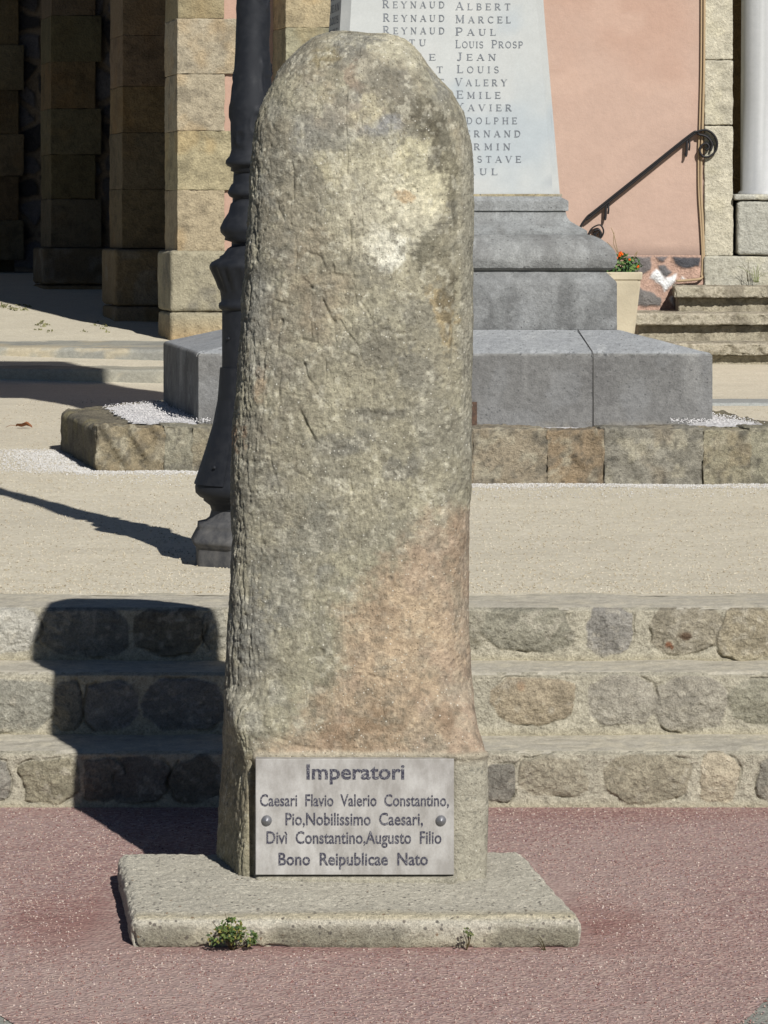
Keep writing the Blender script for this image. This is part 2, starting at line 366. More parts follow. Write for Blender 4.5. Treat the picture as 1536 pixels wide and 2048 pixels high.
for ri, (d, z0, z1, stones) in enumerate(ROWS):
    st = []
    for (cx, cy, hw, hh, c, p) in stones: st.append((X(cx, d), Z(cy, d), hw * d / F, hh * d / F, alb(np.array(c) * .98 + np.array((172, 165, 147)) * .06 + 3), p, rs.uniform(-.10, .10)))
    for side in (-1, 1):                                   # the same masonry carries on outside the picture
        x = side * 1.22
        while abs(x) < 4:
            wd = rs.uniform(.06, .14); g = rs.uniform(120, 160)
            st.append((x + side * wd, (z0 + z1) / 2, wd * .85, (z1 - z0) * .38, alb((g, g * .96, g * .84)), 3, rs.uniform(-.1, .1))); x += side * wd * 2
    xa = np.unique(np.concatenate([np.linspace(-4, -1.2, 90), np.linspace(-1.2, 1.2, 760), np.linspace(1.2, 4, 90)])); za = np.linspace(z0 - .02, z1 - .002, 54)
    gx, gz_ = np.meshgrid(xa, za); Q = np.stack([gx.ravel(), np.full(gx.size, d), gz_.ravel()], 1)
    warp = .014 * fbm(Q, 18, 4, 40 + ri); warp2 = .010 * fbm(Q, 22, 4, 70 + ri)
    hgt = .004 * fbm(Q, 25, 4, 11 + ri) + .0022 * fbm(Q, 110, 3, 17)
    col = np.tile(alb((188, 181, 161)), (len(Q), 1)) * (1 + .18 * fbm(Q, 14, 4, 23 + ri))[:, None]
    for si, (cx, cz, hw, hh, c, p, an) in enumerate(st):
        sel = np.where(np.abs(Q[:, 0] - cx) < hw * 1.5 + .03)[0]
        dx = Q[sel, 0] - cx + warp[sel]; dz = Q[sel, 2] - cz + warp2[sel]; ca, sa = math.cos(an), math.sin(an)
        hw, hh = hw * 1.10, hh * 1.06; qa = (dx * ca + dz * sa) / hw; qb = (-dx * sa + dz * ca) / hh; a = np.abs(qa); b = np.abs(qb); r = (a ** p + b ** p) ** (1 / p)
        rq = random.Random(si * 31 + ri * 7 + 5); k_ = rq.choice((5, 6, 7)); o_ = rq.uniform(0, 6)
        for q_ in range(k_):
            an_ = o_ + 2 * math.pi * (q_ + rq.uniform(-.28, .28)) / k_; sup = (abs(math.cos(an_)) ** 1.5 + abs(math.sin(an_)) ** 1.5) ** (1 / 1.5) * rq.uniform(.86, 1.0)
            r = np.maximum(r, (qa * math.cos(an_) + qb * math.sin(an_)) / sup)
        ins = smooth(1.03, .965, r); bul = np.clip(1 - r, 0, 1) ** .5
        facet = np.full(len(sel), 1.0)
        for q_ in range(7): facet = np.minimum(facet, rq.uniform(.15, .6) + qa * rq.uniform(-.8, .8) + qb * rq.uniform(-.8, .8))
        facet = np.clip(facet, -.5, 1) * .9 + .35 * fbm(Q[sel] * np.array([1, 1, 1.6]), 40, 4, 100 + si + ri * 20, .6)
        hgt[sel] += ins * (.004 + .006 * bul + .014 * facet) - .012 * np.exp(-((r - 1.03) / .045) ** 2) * smooth(-.05, .35, fbm(Q[sel], 12, 3, 55 + ri))
        cs = c[None, :] * (1 + .30 * fbm(Q[sel], 24, 5, 140 + si)[:, None]) * np.array([1, 1, 1])
        cs = mixc(cs, alb((196, 188, 170)), .45 * smooth(.15, .5, fbm(Q[sel], 40, 4, 200 + si)))
        col[sel] = col[sel] * (1 - ins[:, None]) + cs * ins[:, None]
    if ri == 2:
        for (px, py, rx, ry, c) in ((1372, 1272, 18, 9, (92, 66, 46)), (1339, 1291, 9, 9, (128, 72, 40))):
            k = smooth(1.2, .6, np.hypot((PX(Q[:, 0], d) - px + 9 * fbm(Q, 60, 2, 5)) / rx, (PY(Q[:, 2], d) - py) / ry)); col = mixc(col, alb(c), k * .8)
    if ri == 1:
        k = smooth(1.2, .5, np.hypot((PX(Q[:, 0], d) - 1042) / 10, (PY(Q[:, 2], d) - 1372) / 12)); col = mixc(col, alb((158, 130, 102)), k * .6)
    k = smooth(z0 + .03, z0 - .005, Q[:, 2]) * .6; col = mixc(col, alb((180, 170, 142)), k); hgt += .008 * k
    fade = smooth(z1 - .001, z1 - .022, Q[:, 2]); hgt = hgt * (.35 + .65 * fade)
    Q[:, 1] = d - hgt + .004 + .020 * smooth(z1 - .010, z1 - .001, Q[:, 2])
    s = mesh_np('step', Q, grid_faces(len(za), len(xa)), m_stone, steps, np.clip(col, .01, .8))
    yb = (D2, D3, D4)[ri] + .03
    nx = xa[::2]; ny = np.linspace(0, 1, 26); uu, vv = np.meshgrid(nx, ny)
    T = np.stack([uu.ravel(), d + .010 + vv.ravel() * (yb - d - .010), np.full(uu.size, z1)], 1)
    T[:, 1] += .007 * fbm(T * np.array([1, 0, 1]), 9, 3, 300 + ri) * (1 - vv.ravel())
    T[:, 2] += .0045 * fbm(T, 6, 4, 310 + ri) + .0015 * fbm(T, 45, 3, 320 + ri) - .008 * np.exp(-vv.ravel() / .04)
    tc = np.tile(alb((192, 185, 168)), (len(T), 1)) * (1 + .10 * fbm(T * np.array([.5, 1, 1]), 8, 5, 330 + ri))[:, None]
    tc = mixc(tc, alb((206, 197, 174)), .6 * smooth(.1, .5, fbm(T * np.array([.5, 1, 1]), 5, 5, 340 + ri)))
    tc = mixc(tc, alb((190, 182, 158)), .6 * smooth(.8, 1, vv.ravel())); tc = mixc(tc, alb((208, 199, 176)), .6 * smooth(.0, .35, fbm(T, 20, 5, 350 + ri))); tc = mixc(tc, alb((160, 154, 140)), .5 * smooth(.1, .45, fbm(T * np.array([.6, 1, 1]), 26, 4, 360 + ri)))
    mesh_np('tread', T, grid_faces(len(ny), len(nx)), m_cement, s, tc)

# ------------------------------------------------------------------ concrete plinth
PLT = .068
foot = [(X(262, 7.97), 7.97), (X(1163, 7.97), 7.97), (X(1046, 8.81), 8.81), (X(234, 8.78), 8.78)]
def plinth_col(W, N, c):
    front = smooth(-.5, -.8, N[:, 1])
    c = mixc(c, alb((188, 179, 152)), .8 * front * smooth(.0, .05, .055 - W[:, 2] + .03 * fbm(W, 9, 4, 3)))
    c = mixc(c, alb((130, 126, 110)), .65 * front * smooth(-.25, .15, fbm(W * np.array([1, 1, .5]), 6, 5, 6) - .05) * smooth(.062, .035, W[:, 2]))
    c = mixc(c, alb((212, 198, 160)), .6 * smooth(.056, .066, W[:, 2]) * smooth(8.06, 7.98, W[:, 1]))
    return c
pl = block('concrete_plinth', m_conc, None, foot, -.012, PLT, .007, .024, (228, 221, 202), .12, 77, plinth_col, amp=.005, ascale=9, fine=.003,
           extra=lambda W, N: .006 * fbm(W, 3, 2, 3) + .0022 * fbm(W, 120, 2, 12) - .016 * np.clip(1 - np.abs(N).max(axis=1), 0, .3) / .3 * smooth(.12, .45, fbm(W, 17, 4, 19)))
tag(pl, 'low pale concrete slab with exposed pebbles and rounded corners carrying the milestone', 'plinth')

# ------------------------------------------------------------------ the milestone
YC = 8.62                                                  # depth of its axis
mile = thing('roman_milestone', 'tall weathered round-topped stone milestone with an inscribed plaque at its foot', 'milestone', (-.06, YC, PLT))
Lp = [(63,690),(64,660),(68,640),(76,622),(88,606),(100,594),(118,574),(145,554),(170,542),(215,520),(250,508),(300,503),(400,497),(500,489),(600,482),(750,475),(850,470),(950,466),(1050,464),(1150,459),(1230,455),(1330,450),(1400,448),(1450,446),(1550,441),(1620,437),(1700,434),(1775,434)]
Rp = [(63,740),(64,770),(68,786),(74,800),(82,815),(96,832),(110,845),(140,864),(165,882),(185,902),(225,924),(290,939),(350,946),(450,950),(550,951),(650,949),(800,946),(950,944),(1100,942),(1200,941),(1300,942),(1400,943),(1440,950),(1475,962),(1520,969),(1600,972),(1680,970),(1775,966)]
ztop = Z(63, YC)
rows = np.concatenate([PLT - .012 + (ztop - .14 - PLT + .012) * np.linspace(0, 1, 560), ztop - .14 + .14 * np.sin(np.linspace(0, 1, 90)[1:] * math.pi / 2)])
nth = 560
t = np.linspace(0, 1, nth, endpoint=False)
th = 2 * math.pi * t - .55 * np.sin(4 * math.pi * t) * 0
th = -math.pi / 2 + 2 * math.pi * (t + .095 * np.sin(2 * math.pi * t - math.pi * 0) * -1)      # denser at the front
VV = []
for zr in rows:
    py = PY(zr, YC); l = np.interp(py, *zip(*Lp)); r = np.interp(py, *zip(*Rp))
    base = smooth(1350, 1530, np.array([py]))[0]
    n_ = 2.7 * (1 - base) + 13 * base
    q = min(1.0, max(0.0, (ztop - zr) / .30)); dome = math.sqrt(max(1e-4, 1 - (1 - q) ** 2.0)) ** .8
    yb = (.158 * dome + .004) * (1 - base) + .165 * base; yc = YC - .020 * (1 - base) - .018 * base + .02 * (1 - dome)
    c, s = np.cos(th), np.sin(th)
    k_ = (np.abs(c) ** n_ + np.abs(s) ** n_) ** (-1 / n_)
    xx = c * k_; yy = yc + yb * s * k_
    xx = xx * .28 - (.02 + .21 * base) * (yy - yc + yb)
    px = PX(xx, yy); px = l + (px - px.min()) / (px.max() - px.min()) * (r - l)
    VV.append(np.stack([X(px, yy), yy, np.full(nth, zr)], 1))
VV = np.array(VV); nr = len(rows)
du = np.roll(VV, -1, 1) - np.roll(VV, 1, 1); dv = np.gradient(VV, axis=0); NN = np.cross(du, dv); NN /= np.linalg.norm(NN, axis=2, keepdims=True) + 1e-12
cen = VV.mean(axis=1, keepdims=True); sgn = np.sign(((VV - cen) * NN)[..., :2].sum()); NN *= sgn
P = VV.reshape(-1, 3); N = NN.reshape(-1, 3); px = PX(P[:, 0], P[:, 1]); py = PY(P[:, 2], P[:, 1])
front = smooth(.1, -.5, N[:, 1]); leftf = smooth(.15, -.45, N[:, 0] + .0) 
based = smooth(1500, 1508, py + 2 * fbm(P, 20, 2, 4)); mort = based * smooth(503, 507, px) * smooth(.2, -.2, N[:, 1])
rug = 1 + .4 * smooth(640, 480, px) - .25 * smooth(1000, 1150, py)
D = .011 * fbm(P * np.array([1, 1, .55]), 5, 3, 1) + .0032 * rug * fbm(P, 19, 4, 2) + .0019 * rug * fbm(P * np.array([1.2, 1.2, .6]), 48, 4, 3, .6) + .0022 * rug * fbm(P, 150, 3, 8, .7) - .0012 * rug * np.abs(fbm(P, 36, 4, 9, .6))
flak = np.abs(fbm(P * np.array([1.5, 1.5, .35]), 26, 4, 21)); D -= .0042 * smooth(580, 470, px) * smooth(.14, .0, flak)
pit = fbm(P, 70, 2, 66); D -= .0030 * smooth(.42, .7, pit) * rug
ridge = np.abs(fbm(P * np.array([1, 1, .8]), 9, 4, 91)); D -= .0018 * smooth(.04, .0, ridge) * smooth(1100, 800, py) * smooth(940, 860, px)
D *= (1 - .62 * mort)
flat = mort * smooth(498, 512, px) * smooth(915, 905, px) * smooth(1512, 1520, py)          # bed behind the plaque
D *= (1 - .8 * flat)
D += .034 * mort * smooth(1746, 1752, py) * smooth(503, 515, px) * smooth(915, 905, px)
D += .020 * mort * smooth(880, 915, px) * smooth(990, 930, px) + .006 * mort * smooth(1522, 1512, py) * smooth(505, 560, px)
CR = [([(584,330),(586,365),(585,400)],2.4,.006),([(694,180),(690,250),(696,310),(694,345)],2.0,.004),([(552,405),(560,430),(568,440)],2.2,.006),([(580,395),(580,450)],2,.004),
 ([(640,400),(628,418),(630,440)],2.0,.004),([(667,530),(668,548),(684,552)],2.4,.007),([(622,575),(648,588)],2.0,.004),([(645,600),(656,622),(668,645)],2.6,.008),([(540,596),(560,604),(582,611)],2.0,.006),([(541,600),(540,640)],2.0,.004),
 ([(603,679),(632,686)],2.6,.007),([(560,705),(580,712),(592,722)],2.2,.005),([(604,722),(614,750),(622,765)],2.6,.008),([(666,692),(690,704),(712,714)],2.0,.005),([(694,760),(697,790)],1.8,.004),
 ([(600,822),(614,850),(628,880)],2.6,.009),([(628,880),(640,890)],2,.005),([(740,826),(778,832)],2.4,.004),([(652,1212),(664,1216)],4,.005),([(640,1300),(646,1304),(645,1310)],2.4,.006),
 ([(770,1270),(800,1288)],5,.004),([(864,205),(868,214)],2.4,.008),([(880,165),(905,168),(928,196)],3,.004),([(690,1180),(740,1170)],3,.003),([(740,1350),(780,1362)],3,.004),
 ([(535,1470),(600,1492),(640,1500)],3,.004),([(912,560),(910,640),(906,700),(905,770)],4,.006),([(903,250),(915,330),(918,400),(914,470),(912,560)],6,.004),([(820,85),(850,125),(875,165)],5,.005),
 ([(640,905),(690,895)],2,.003),([(760,655),(800,668),(830,664)],2,.004),([(590,470),(592,520),(588,545)],2.2,.005),([(612,505),(640,512),(652,540)],2.2,.005),([(700,440),(702,500)],2,.004),([(620,640),(622,672)],2,.005),([(680,640),(700,672),(716,690)],2.2,.005),([(560,740),(556,790)],2.2,.005),([(580,790),(610,796)],2,.004),([(650,720),(652,760)],2,.004),([(540,905),(548,950)],2.4,.004),([(575,940),(610,952)],2,.004),([(720,600),(744,640)],2.2,.004),([(830,620),(850,626)],2,.004),([(700,960),(706,1000)],2,.004),([(700,745),(760,742)],2,.003),([(505,460),(512,520)],2.4,.005),([(525,700),(524,760)],2.4,.006),([(560,640),(552,700)],2,.004)]
wpx = px + 2.2 * fbm(P, 45, 3, 13); wpy = py + 2.2 * fbm(P, 45, 3, 14); fsel = np.where(N[:, 1] < 0)[0]
crk = np.zeros(len(P))
for pts, wd, dep in CR:
    for (x0, y0), (x1, y1) in zip(pts[:-1], pts[1:]):
        sx, sy = wpx[fsel] - x0, wpy[fsel] - y0; ex, ey = x1 - x0, y1 - y0; tt = np.clip((sx * ex + sy * ey) / (ex * ex + ey * ey), 0, 1)
        dd = np.hypot(sx - tt * ex, sy - tt * ey); v = dep * np.exp(-(dd / (wd * 1.15)) ** 2); crk[fsel] = np.maximum(crk[fsel], v)
D -= crk * .85
D -= .014 * based * smooth(494, 500, px) * smooth(520, 512, px) * smooth(1515, 1540, py)
gap = np.exp(-((px - 499) / 4) ** 2) * based * 0
# colours of the stone, patch by patch (positions as seen in the photograph, colours of the stone itself)
nz = lambda sc, sd, o=5, st=(1, 1, 1): fbm(P * np.array(st), sc, o, sd)
wx = px + 34 * nz(9, 401, 4) + 14 * nz(40, 402, 3); wy = py + 34 * nz(9, 403, 4) + 14 * nz(40, 404, 3)
hf = .55 * nz(48, 490, 5) + .45 * nz(130, 491, 3)
def blob(cx, cy, rx, ry, soft=.5): return smooth(1 + soft * .35, 1 - soft * .6, np.hypot((wx - cx) / rx, (wy - cy) / ry) + .85 * hf)
col = np.tile(alb((150, 143, 122)), (len(P), 1))
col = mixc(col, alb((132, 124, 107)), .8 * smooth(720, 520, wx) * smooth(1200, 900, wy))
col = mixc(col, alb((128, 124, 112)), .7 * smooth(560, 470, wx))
col = mixc(col, alb((150, 144, 122)), .7 * blob(760, 980, 260, 260, .9))
col = mixc(col, alb((140, 139, 134)), .6 * smooth(.0, .35, nz(6, 410)) * smooth(620, 200, wy))
col = mixc(col, alb((124, 121, 110)), .45 * smooth(.06, .3, nz(8, 412) + .3 * hf))
col = mixc(col, alb((168, 161, 136)), .6 * smooth(.05, .3, nz(10, 414) + .3 * hf))
col = mixc(col, alb((150, 128, 100)), .32 * smooth(.12, .45, nz(7, 416)) * smooth(900, 600, wy))
for (cx, cy, rx, ry, c, a) in [(800,90,70,45,(186,178,152),.8),(740,150,60,60,(170,160,138),.6),(690,110,50,20,(104,100,92),.6),(640,110,30,20,(128,112,70),.5),(705,160,16,34,(128,108,92),.6),(790,190,55,60,(112,106,92),.7),(860,250,36,60,(90,84,70),.8),(770,260,40,30,(148,148,150),.6),
    (735,215,36,34,(186,176,146),.7),(760,330,110,60,(170,162,134),.6),(830,330,46,50,(192,182,146),.8),(672,340,32,50,(180,170,138),.6),(860,400,40,60,(192,180,144),.75),(795,430,95,110,(206,198,172),.85),(720,330,60,50,(186,178,152),.7),(860,340,50,70,(198,190,160),.75),(700,420,50,80,(176,168,146),.55),(820,560,60,60,(172,164,138),.5),(780,500,34,46,(226,222,206),.9),(758,470,34,40,(204,198,178),.7),(806,380,20,10,(186,150,104),.6),
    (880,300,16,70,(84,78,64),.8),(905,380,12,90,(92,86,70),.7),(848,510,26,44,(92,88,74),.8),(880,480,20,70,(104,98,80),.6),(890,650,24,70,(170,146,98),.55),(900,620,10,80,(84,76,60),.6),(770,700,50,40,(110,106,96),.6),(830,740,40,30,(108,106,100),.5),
    (690,880,60,30,(106,104,98),.6),(760,830,50,18,(104,100,92),.6),(810,930,50,20,(98,96,92),.6),(640,1060,60,60,(112,112,106),.5),(655,1150,24,20,(112,114,118),.6),(700,1170,20,20,(120,122,122),.5),(560,1180,50,90,(120,120,114),.5),(500,1280,40,90,(124,124,120),.5),(520,760,16,36,(156,120,88),.4),(488,880,8,36,(160,116,80),.5)]:
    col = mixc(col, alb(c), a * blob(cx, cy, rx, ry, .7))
bx_ = np.interp(wy, [960, 1010, 1060, 1130, 1220, 1350, 1440, 1500, 1560], [960, 885, 850, 775, 700, 655, 600, 540, 520]) + 26 * nz(14, 430, 4)
pink = smooth(-46, 40, wx - bx_ + 46 * hf) * smooth(985, 1015, wy)
col = mixc(col, alb((148, 143, 120)), .7 * smooth(-190, -40, wx - bx_) * smooth(1000, 1150, wy) * (1 - pink))
pc = np.tile(alb((167, 146, 119)), (len(P), 1)); pc = mixc(pc, alb((164, 142, 121)), .8 * smooth(840, 930, wx)); pc = mixc(pc, alb((182, 158, 128)), .75 * blob(800, 1280, 130, 100, .9))
pc = mixc(pc, alb((174, 150, 128)), .5 * smooth(.0, .35, nz(9, 434))); pc = mixc(pc, alb((146, 124, 100)), .7 * smooth(.12, .45, nz(12, 436))); pc = mixc(pc, alb((160, 150, 128)), .35 * smooth(.14, .36, nz(16, 438) + .3 * hf))
pc = mixc(pc, alb((124, 98, 72)), .6 * blob(700, 1460, 90, 34, .8)); pc = mixc(pc, alb((124, 100, 78)), .6 * blob(880, 1430, 30, 34, .8))
col = col * (1 - .92 * pink[:, None]) + pc * .92 * pink[:, None]
flank = smooth(916, 930, px + 5 * nz(20, 441, 3)) * smooth(1000, 880, py) * smooth(150, 240, py)
col = mixc(col, alb((150, 145, 130)), .6 * flank)
left_lichen = smooth(.12, .4, nz(16, 445)) * smooth(640, 480, wx); col = mixc(col, alb((150, 148, 140)), .5 * left_lichen)
cm = np.tile(alb((160, 154, 137)), (len(P), 1)) * (1 + .10 * nz(30, 450))[:, None]; cm = mixc(cm, alb((110, 108, 98)), .7 * smooth(.50, .62, nz(120, 452, 2))); cm = mixc(cm, alb((176, 162, 138)), .6 * smooth(1535, 1505, py))
cm = mixc(cm, alb((128, 126, 110)), .55 * smooth(.0, .35, nz(9, 455)) * smooth(900, 960, px))
col = col * (1 - mort[:, None]) + cm * mort[:, None]
strip = based * smooth(507, 503, px) ; col = mixc(col, alb((142, 134, 108)), .6 * strip)
mo_ = 1 - .6 * mort
col = mixc(col, alb((200, 194, 174)), .40 * mo_ * (1 - .7 * pink) * smooth(.18, .38, nz(55, 470, 4)))
col = mixc(col, alb((104, 98, 84)), .38 * mo_ * smooth(.22, .42, nz(48, 472, 4)))
col = mixc(col, alb((120, 117, 106)), .25 * mo_ * smooth(.12, .32, nz(20, 474, 5)))
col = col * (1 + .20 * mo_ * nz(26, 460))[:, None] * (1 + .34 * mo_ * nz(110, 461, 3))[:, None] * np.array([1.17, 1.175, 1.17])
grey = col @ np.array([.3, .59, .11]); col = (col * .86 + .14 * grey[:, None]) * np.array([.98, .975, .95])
P = P + N * D[:, None]
top_c = P[-nth:].mean(axis=0)
V = np.vstack([P, top_c[None] + np.array([[0, 0, .002]])]); col = np.vstack([col, col[-1:]])
Fq = grid_faces(nr, nth, True)
if sgn < 0: Fq = Fq[:, ::-1]
Fl = np.vstack([Fq, np.stack([(nr - 1) * nth + np.arange(nth), (nr - 1) * nth + (np.arange(nth) + 1) % nth, np.full(nth, nr * nth), np.full(nth, nr * nth)], 1)[:0]])
fan = [((nr - 1) * nth + i, (nr - 1) * nth + (i + 1) % nth, nr * nth) for i in range(nth)]
V2 = V; 
shaft = mesh_np('shaft', V2, [tuple(f) for f in Fl.tolist()] + fan, m_mile, mile, np.clip(col, .01, .85))

# plaque with its four lines of lettering
PY0 = 8.405; k0 = PY0
xa, xb, za, zb = X(511, k0), X(908, k0), Z(1750, k0), Z(1518, k0)
def chamfer_box(x0, x1, y0, y1, z0, z1, c):
    P8 = []
    for (yy, e) in ((y0, c), (y0 + c, 0), (y1, 0)):
        P8 += [(x0 + e, yy, z0 + e), (x1 - e, yy, z0 + e), (x1 - e, yy, z1 - e), (x0 + e, yy, z1 - e)]
    Fc = [(0, 1, 2, 3)] + [(4 * k + i, 4 * (k + 1) + i, 4 * (k + 1) + (i + 1) % 4, 4 * k + (i + 1) % 4) for k in (0, 1) for i in range(4)] + [(11, 10, 9, 8)]
    return np.array(P8), Fc
V, Fc = chamfer_box(xa, xb, PY0, PY0 + .042, za, zb, .0015)
plq = mesh_np('inscription_plaque', V, Fc, m_plaque, mile, None, False)
_fc = {}
def glyph_mesh(txt, bold):
    cu = bpy.data.curves.new('t', 'FONT'); cu.body = txt; cu.offset = bold; cu.resolution_u = 3
    o = bpy.data.objects.new('t', cu); C.objects.link(o); dg = bpy.context.evaluated_depsgraph_get()
    me = bpy.data.meshes.new_from_object(o.evaluated_get(dg)); V = np.array([v.co[:] for v in me.vertices]); Fc = [tuple(p.vertices) for p in me.polygons]
    bpy.data.objects.remove(o); bpy.data.curves.remove(cu); bpy.data.meshes.remove(me); return V, Fc
hV, _ = glyph_mesh('H', 0); CAP = hV[:, 1].max()
def text_line(name, txt, x0, x1, ybase, cap, d, mat, parent, bold=.012):
    V, Fc = glyph_mesh(txt, bold)
    sx = (x1 - x0) / (V[:, 0].max() - V[:, 0].min()); px = x0 + (V[:, 0] - V[:, 0].min()) * sx; py = ybase - V[:, 1] * cap / CAP
    W = np.stack([X(px, d), np.full(len(px), d), Z(py, d)], 1); iv = sorted((min(px[list(f)]), max(px[list(f)])) for f in Fc); cuts = []; hi = iv[0][1]
    for a, b in iv:
        if a > hi + 7: cuts.append((a + hi) / 2)
        hi = max(hi, b)
    cuts = [-1e9] + cuts + [1e9]
    for a, b in zip(cuts[:-1], cuts[1:]):
        fs = [f for f in Fc if a < px[f[0]] < b]; u = sorted({i for f in fs for i in f}); mp = {q: k for k, q in enumerate(u)}
        mesh_np(name, W[u], [tuple(mp[i] for i in f) for f in fs], mat, parent, None, False)
for txt, x0, x1, yb, cap, bo in (('Imperatori', 613, 809, 1558, 29, .022), ('Caesari  Flavio  Valerio  Constantino,', 520, 898, 1612, 23, .016), ('Pio,Nobilissimo  Caesari,', 571, 846, 1650, 24, .016), ('Divì  Constantino,Augusto  Filio', 533, 883, 1687, 24, .016), ('Bono  Reipublicae  Nato', 557, 856, 1730, 24, .020)):
    text_line('lettering', txt, x0, x1, yb, cap, PY0 - .0012, m_ink, plq, bo)
for sx in (533.5, 882):
    cx, cz = X(sx, PY0), Z(1640.5, PY0); ring = []
    for (r, dy) in ((.0118, 0), (.0122, .003), (.0108, .0055), (.006, .0095), (.0015, .0125), (.0002, .013)):
        for k in range(24): a = 2 * math.pi * k / 24; ring.append((cx + r * math.cos(a), PY0 - dy, cz + r * math.sin(a)))
    mesh_np('screw', np.array(ring), [tuple(f) for f in grid_faces(6, 24, True)], m_screw, plq)

# weeds growing out of the joint in front of the plinth
def weed(name, label, px, py, rx, ry, d, n, size, seed, cols, stems):
    r = np.random.default_rng(seed); root = np.array([X(px, d), d, 0.0])
    t_ = thing(name, label, 'weed', tuple(root))
    ang = r.uniform(0, 2 * math.pi, n); rad = np.sqrt(r.uniform(0, 1, n))
    cl = r.integers(0, 9, n); cc_ = r.normal(0, 1, (9, 2)) * .42
    qx = .65 * np.cos(ang) * rad * .6 + cc_[cl, 0]; qz = .65 * np.sin(ang) * rad * .6 + cc_[cl, 1]
    k = np.clip(np.hypot(qx, qz), 1, None); qx /= k; qz /= k
    p = np.stack([X(px + qx * rx, d), d - .008 - .045 * r.uniform(0, 1, n) * np.sqrt(np.clip(1 - qx ** 2 - qz ** 2, .05, 1)), np.maximum(.004, Z(py - qz * ry, d))], 1)
    nrm = r.normal(0, .6, (n, 3)) + np.array([.15, -.8, .6])
    V, Fc = leaf_mesh(p, nrm, size * r.uniform(.6, 1.3, n), seed)
    ci = r.integers(0, len(cols), n); kk = np.array([alb(c) for c in cols])[ci] * r.uniform(.7, 1.2, (n, 1))
    mesh_np('leaves', V, Fc, m_leaf, t_, np.repeat(kk, 4, axis=0), False)
    B = Parts()
    for (sx, sy) in stems:
        e = np.array([X(sx, d), d - .012, Z(sy, d)]); mid = (root + e) / 2 + np.array([.004, -.006, 0]); v, f = tube(catmull([root + np.array([0, -.002, .0]), mid, e], 5), np.linspace(.0014, .0006, 11), 5); B.add(v, f, alb((96, 84, 56)))
    B.build('stem', m_leaf, t_)
weed('leafy_weed', 'green creeping weed with small rounded leaves spilling over the plinth front', 462, 1869, 47, 32, 7.945, 430, .0095, 5, [(92, 112, 56), (76, 98, 48), (108, 122, 64), (58, 78, 42), (128, 120, 62)], [(424, 1840), (440, 1850), (470, 1850), (495, 1868), (450, 1822), (462, 1835), (505, 1880)])
weed('weed_sprig', 'tiny single-stemmed green sprig at the right half of the plinth front', 933, 1856, 13, 10, 7.945, 26, .008, 6, [(108, 116, 66), (88, 100, 56), (70, 74, 60)], [(933, 1860), (926, 1862), (940, 1855), (934, 1852)])
gt = Parts()
for (x0, y0, x1, y1) in ((1088, 1898, 1068, 1872), (1090, 1898, 1076, 1868), (1091, 1898, 1082, 1880), (1086, 1899, 1072, 1888)):
    d = 7.94; v, f = tube(catmull([(X(x0, d), d, 0), ((X(x0, d) * .6 + X(x1, d) * .4), d - .006, Z(y1, d) * .6), (X(x1, d), d - .012, Z(y1, d))], 5), np.linspace(.0012, .0004, 11), 4); gt.add(v, f, alb((84, 78, 52)))
tag(gt.build('grass_tuft', m_leaf), 'few thin dry grass blades by the right corner of the plinth', 'grass')

# ------------------------------------------------------------------ street lamp
LD = 11.88; ls = F / LD; lx = X(505, LD); gl = .484
lamp = thing('street_lamp', 'dark grey cast iron street lamp with moulded foot behind the milestone', 'lamp post', (lx, LD, gl))
def lathe(prof, seg=64, ngon=None, a0=0.0, a1=None, flute=None):
    V = []; full = a1 is None; n = seg if full else seg + 1
    for (y, r) in prof:
        for k in range(n):
            a = a0 + (2 * math.pi if full else (a1 - a0)) * k / seg; rr = r / ls
            if ngon and y > ngon[0]:
                s_ = 2 * math.pi / ngon[1]; rr *= math.cos(s_ / 2) ** .5 / math.cos(((a + ngon[2]) % s_) - s_ / 2) * .985
            if flute and flute[0] < y < flute[1]: rr *= 1 + .03 * math.cos(a * flute[2])
            V.append((lx + rr * math.cos(a), LD + rr * math.sin(a), H - (y - HORIZON) / ls))
    return np.array(V), [tuple(f[::-1]) for f in grid_faces(len(prof), n, full)]
def dense(prof, step=5):
    out = []
    for (y0, r0), (y1, r1) in zip(prof[:-1], prof[1:]):
        k = max(1, int(abs(y1 - y0) / step)); out += [(y0 + (y1 - y0) * i / k, r0 + (r1 - r0) * i / k) for i in range(k)]
    return out + [prof[-1]]
B = Parts()
prof = [(-1150, 28), (0, 34), (60, 35), (150, 37), (215, 43), (300, 42), (312, 46), (320, 53), (327, 54), (332, 50), (335, 43), (342, 44), (344, 38), (366, 39), (370, 43), (378, 47), (386, 50), (393, 46), (396, 40), (404, 40), (408, 44), (425, 48), (440, 58), (455, 65), (465, 64), (474, 55), (480, 56), (484, 42), (492, 42), (497, 50), (508, 58), (513, 66), (516, 66), (524, 82), (530, 86), (536, 84), (560, 73), (582, 65), (596, 63), (603, 63), (606, 67), (611, 68), (616, 67), (620, 62)]
V, Fc = lathe(dense(prof), 72, None, 0, None, (532, 580, 18))
nrm = V - np.array([lx, LD, 0]); nrm[:, 2] = 0; nrm /= np.linalg.norm(nrm, axis=1, keepdims=True)
wrap = smooth(315, 280, PY(V[:, 2], LD)) * smooth(-60, 0, PY(V[:, 2], LD)); rd = np.abs(fbm(V * np.array([1, 1, .45]), 9, 3, 5))
V = V + nrm * (wrap * (.006 * fbm(V, 6, 3, 3) + .006 * smooth(.07, 0, rd)))[:, None]
B.add(V, Fc); B.build('post', m_lamp, lamp)
B = Parts(); prof = [(620, 61), (734, 61), (800, 66), (850, 76), (900, 91), (940, 104), (966, 113), (972, 115), (984, 114), (992, 106), (996, 98), (1000, 98), (1010, 85), (1020, 82)]
V, Fc = lathe(dense(prof), 72); B.add(V, Fc); B.build('flared_foot', m_lamp, lamp)
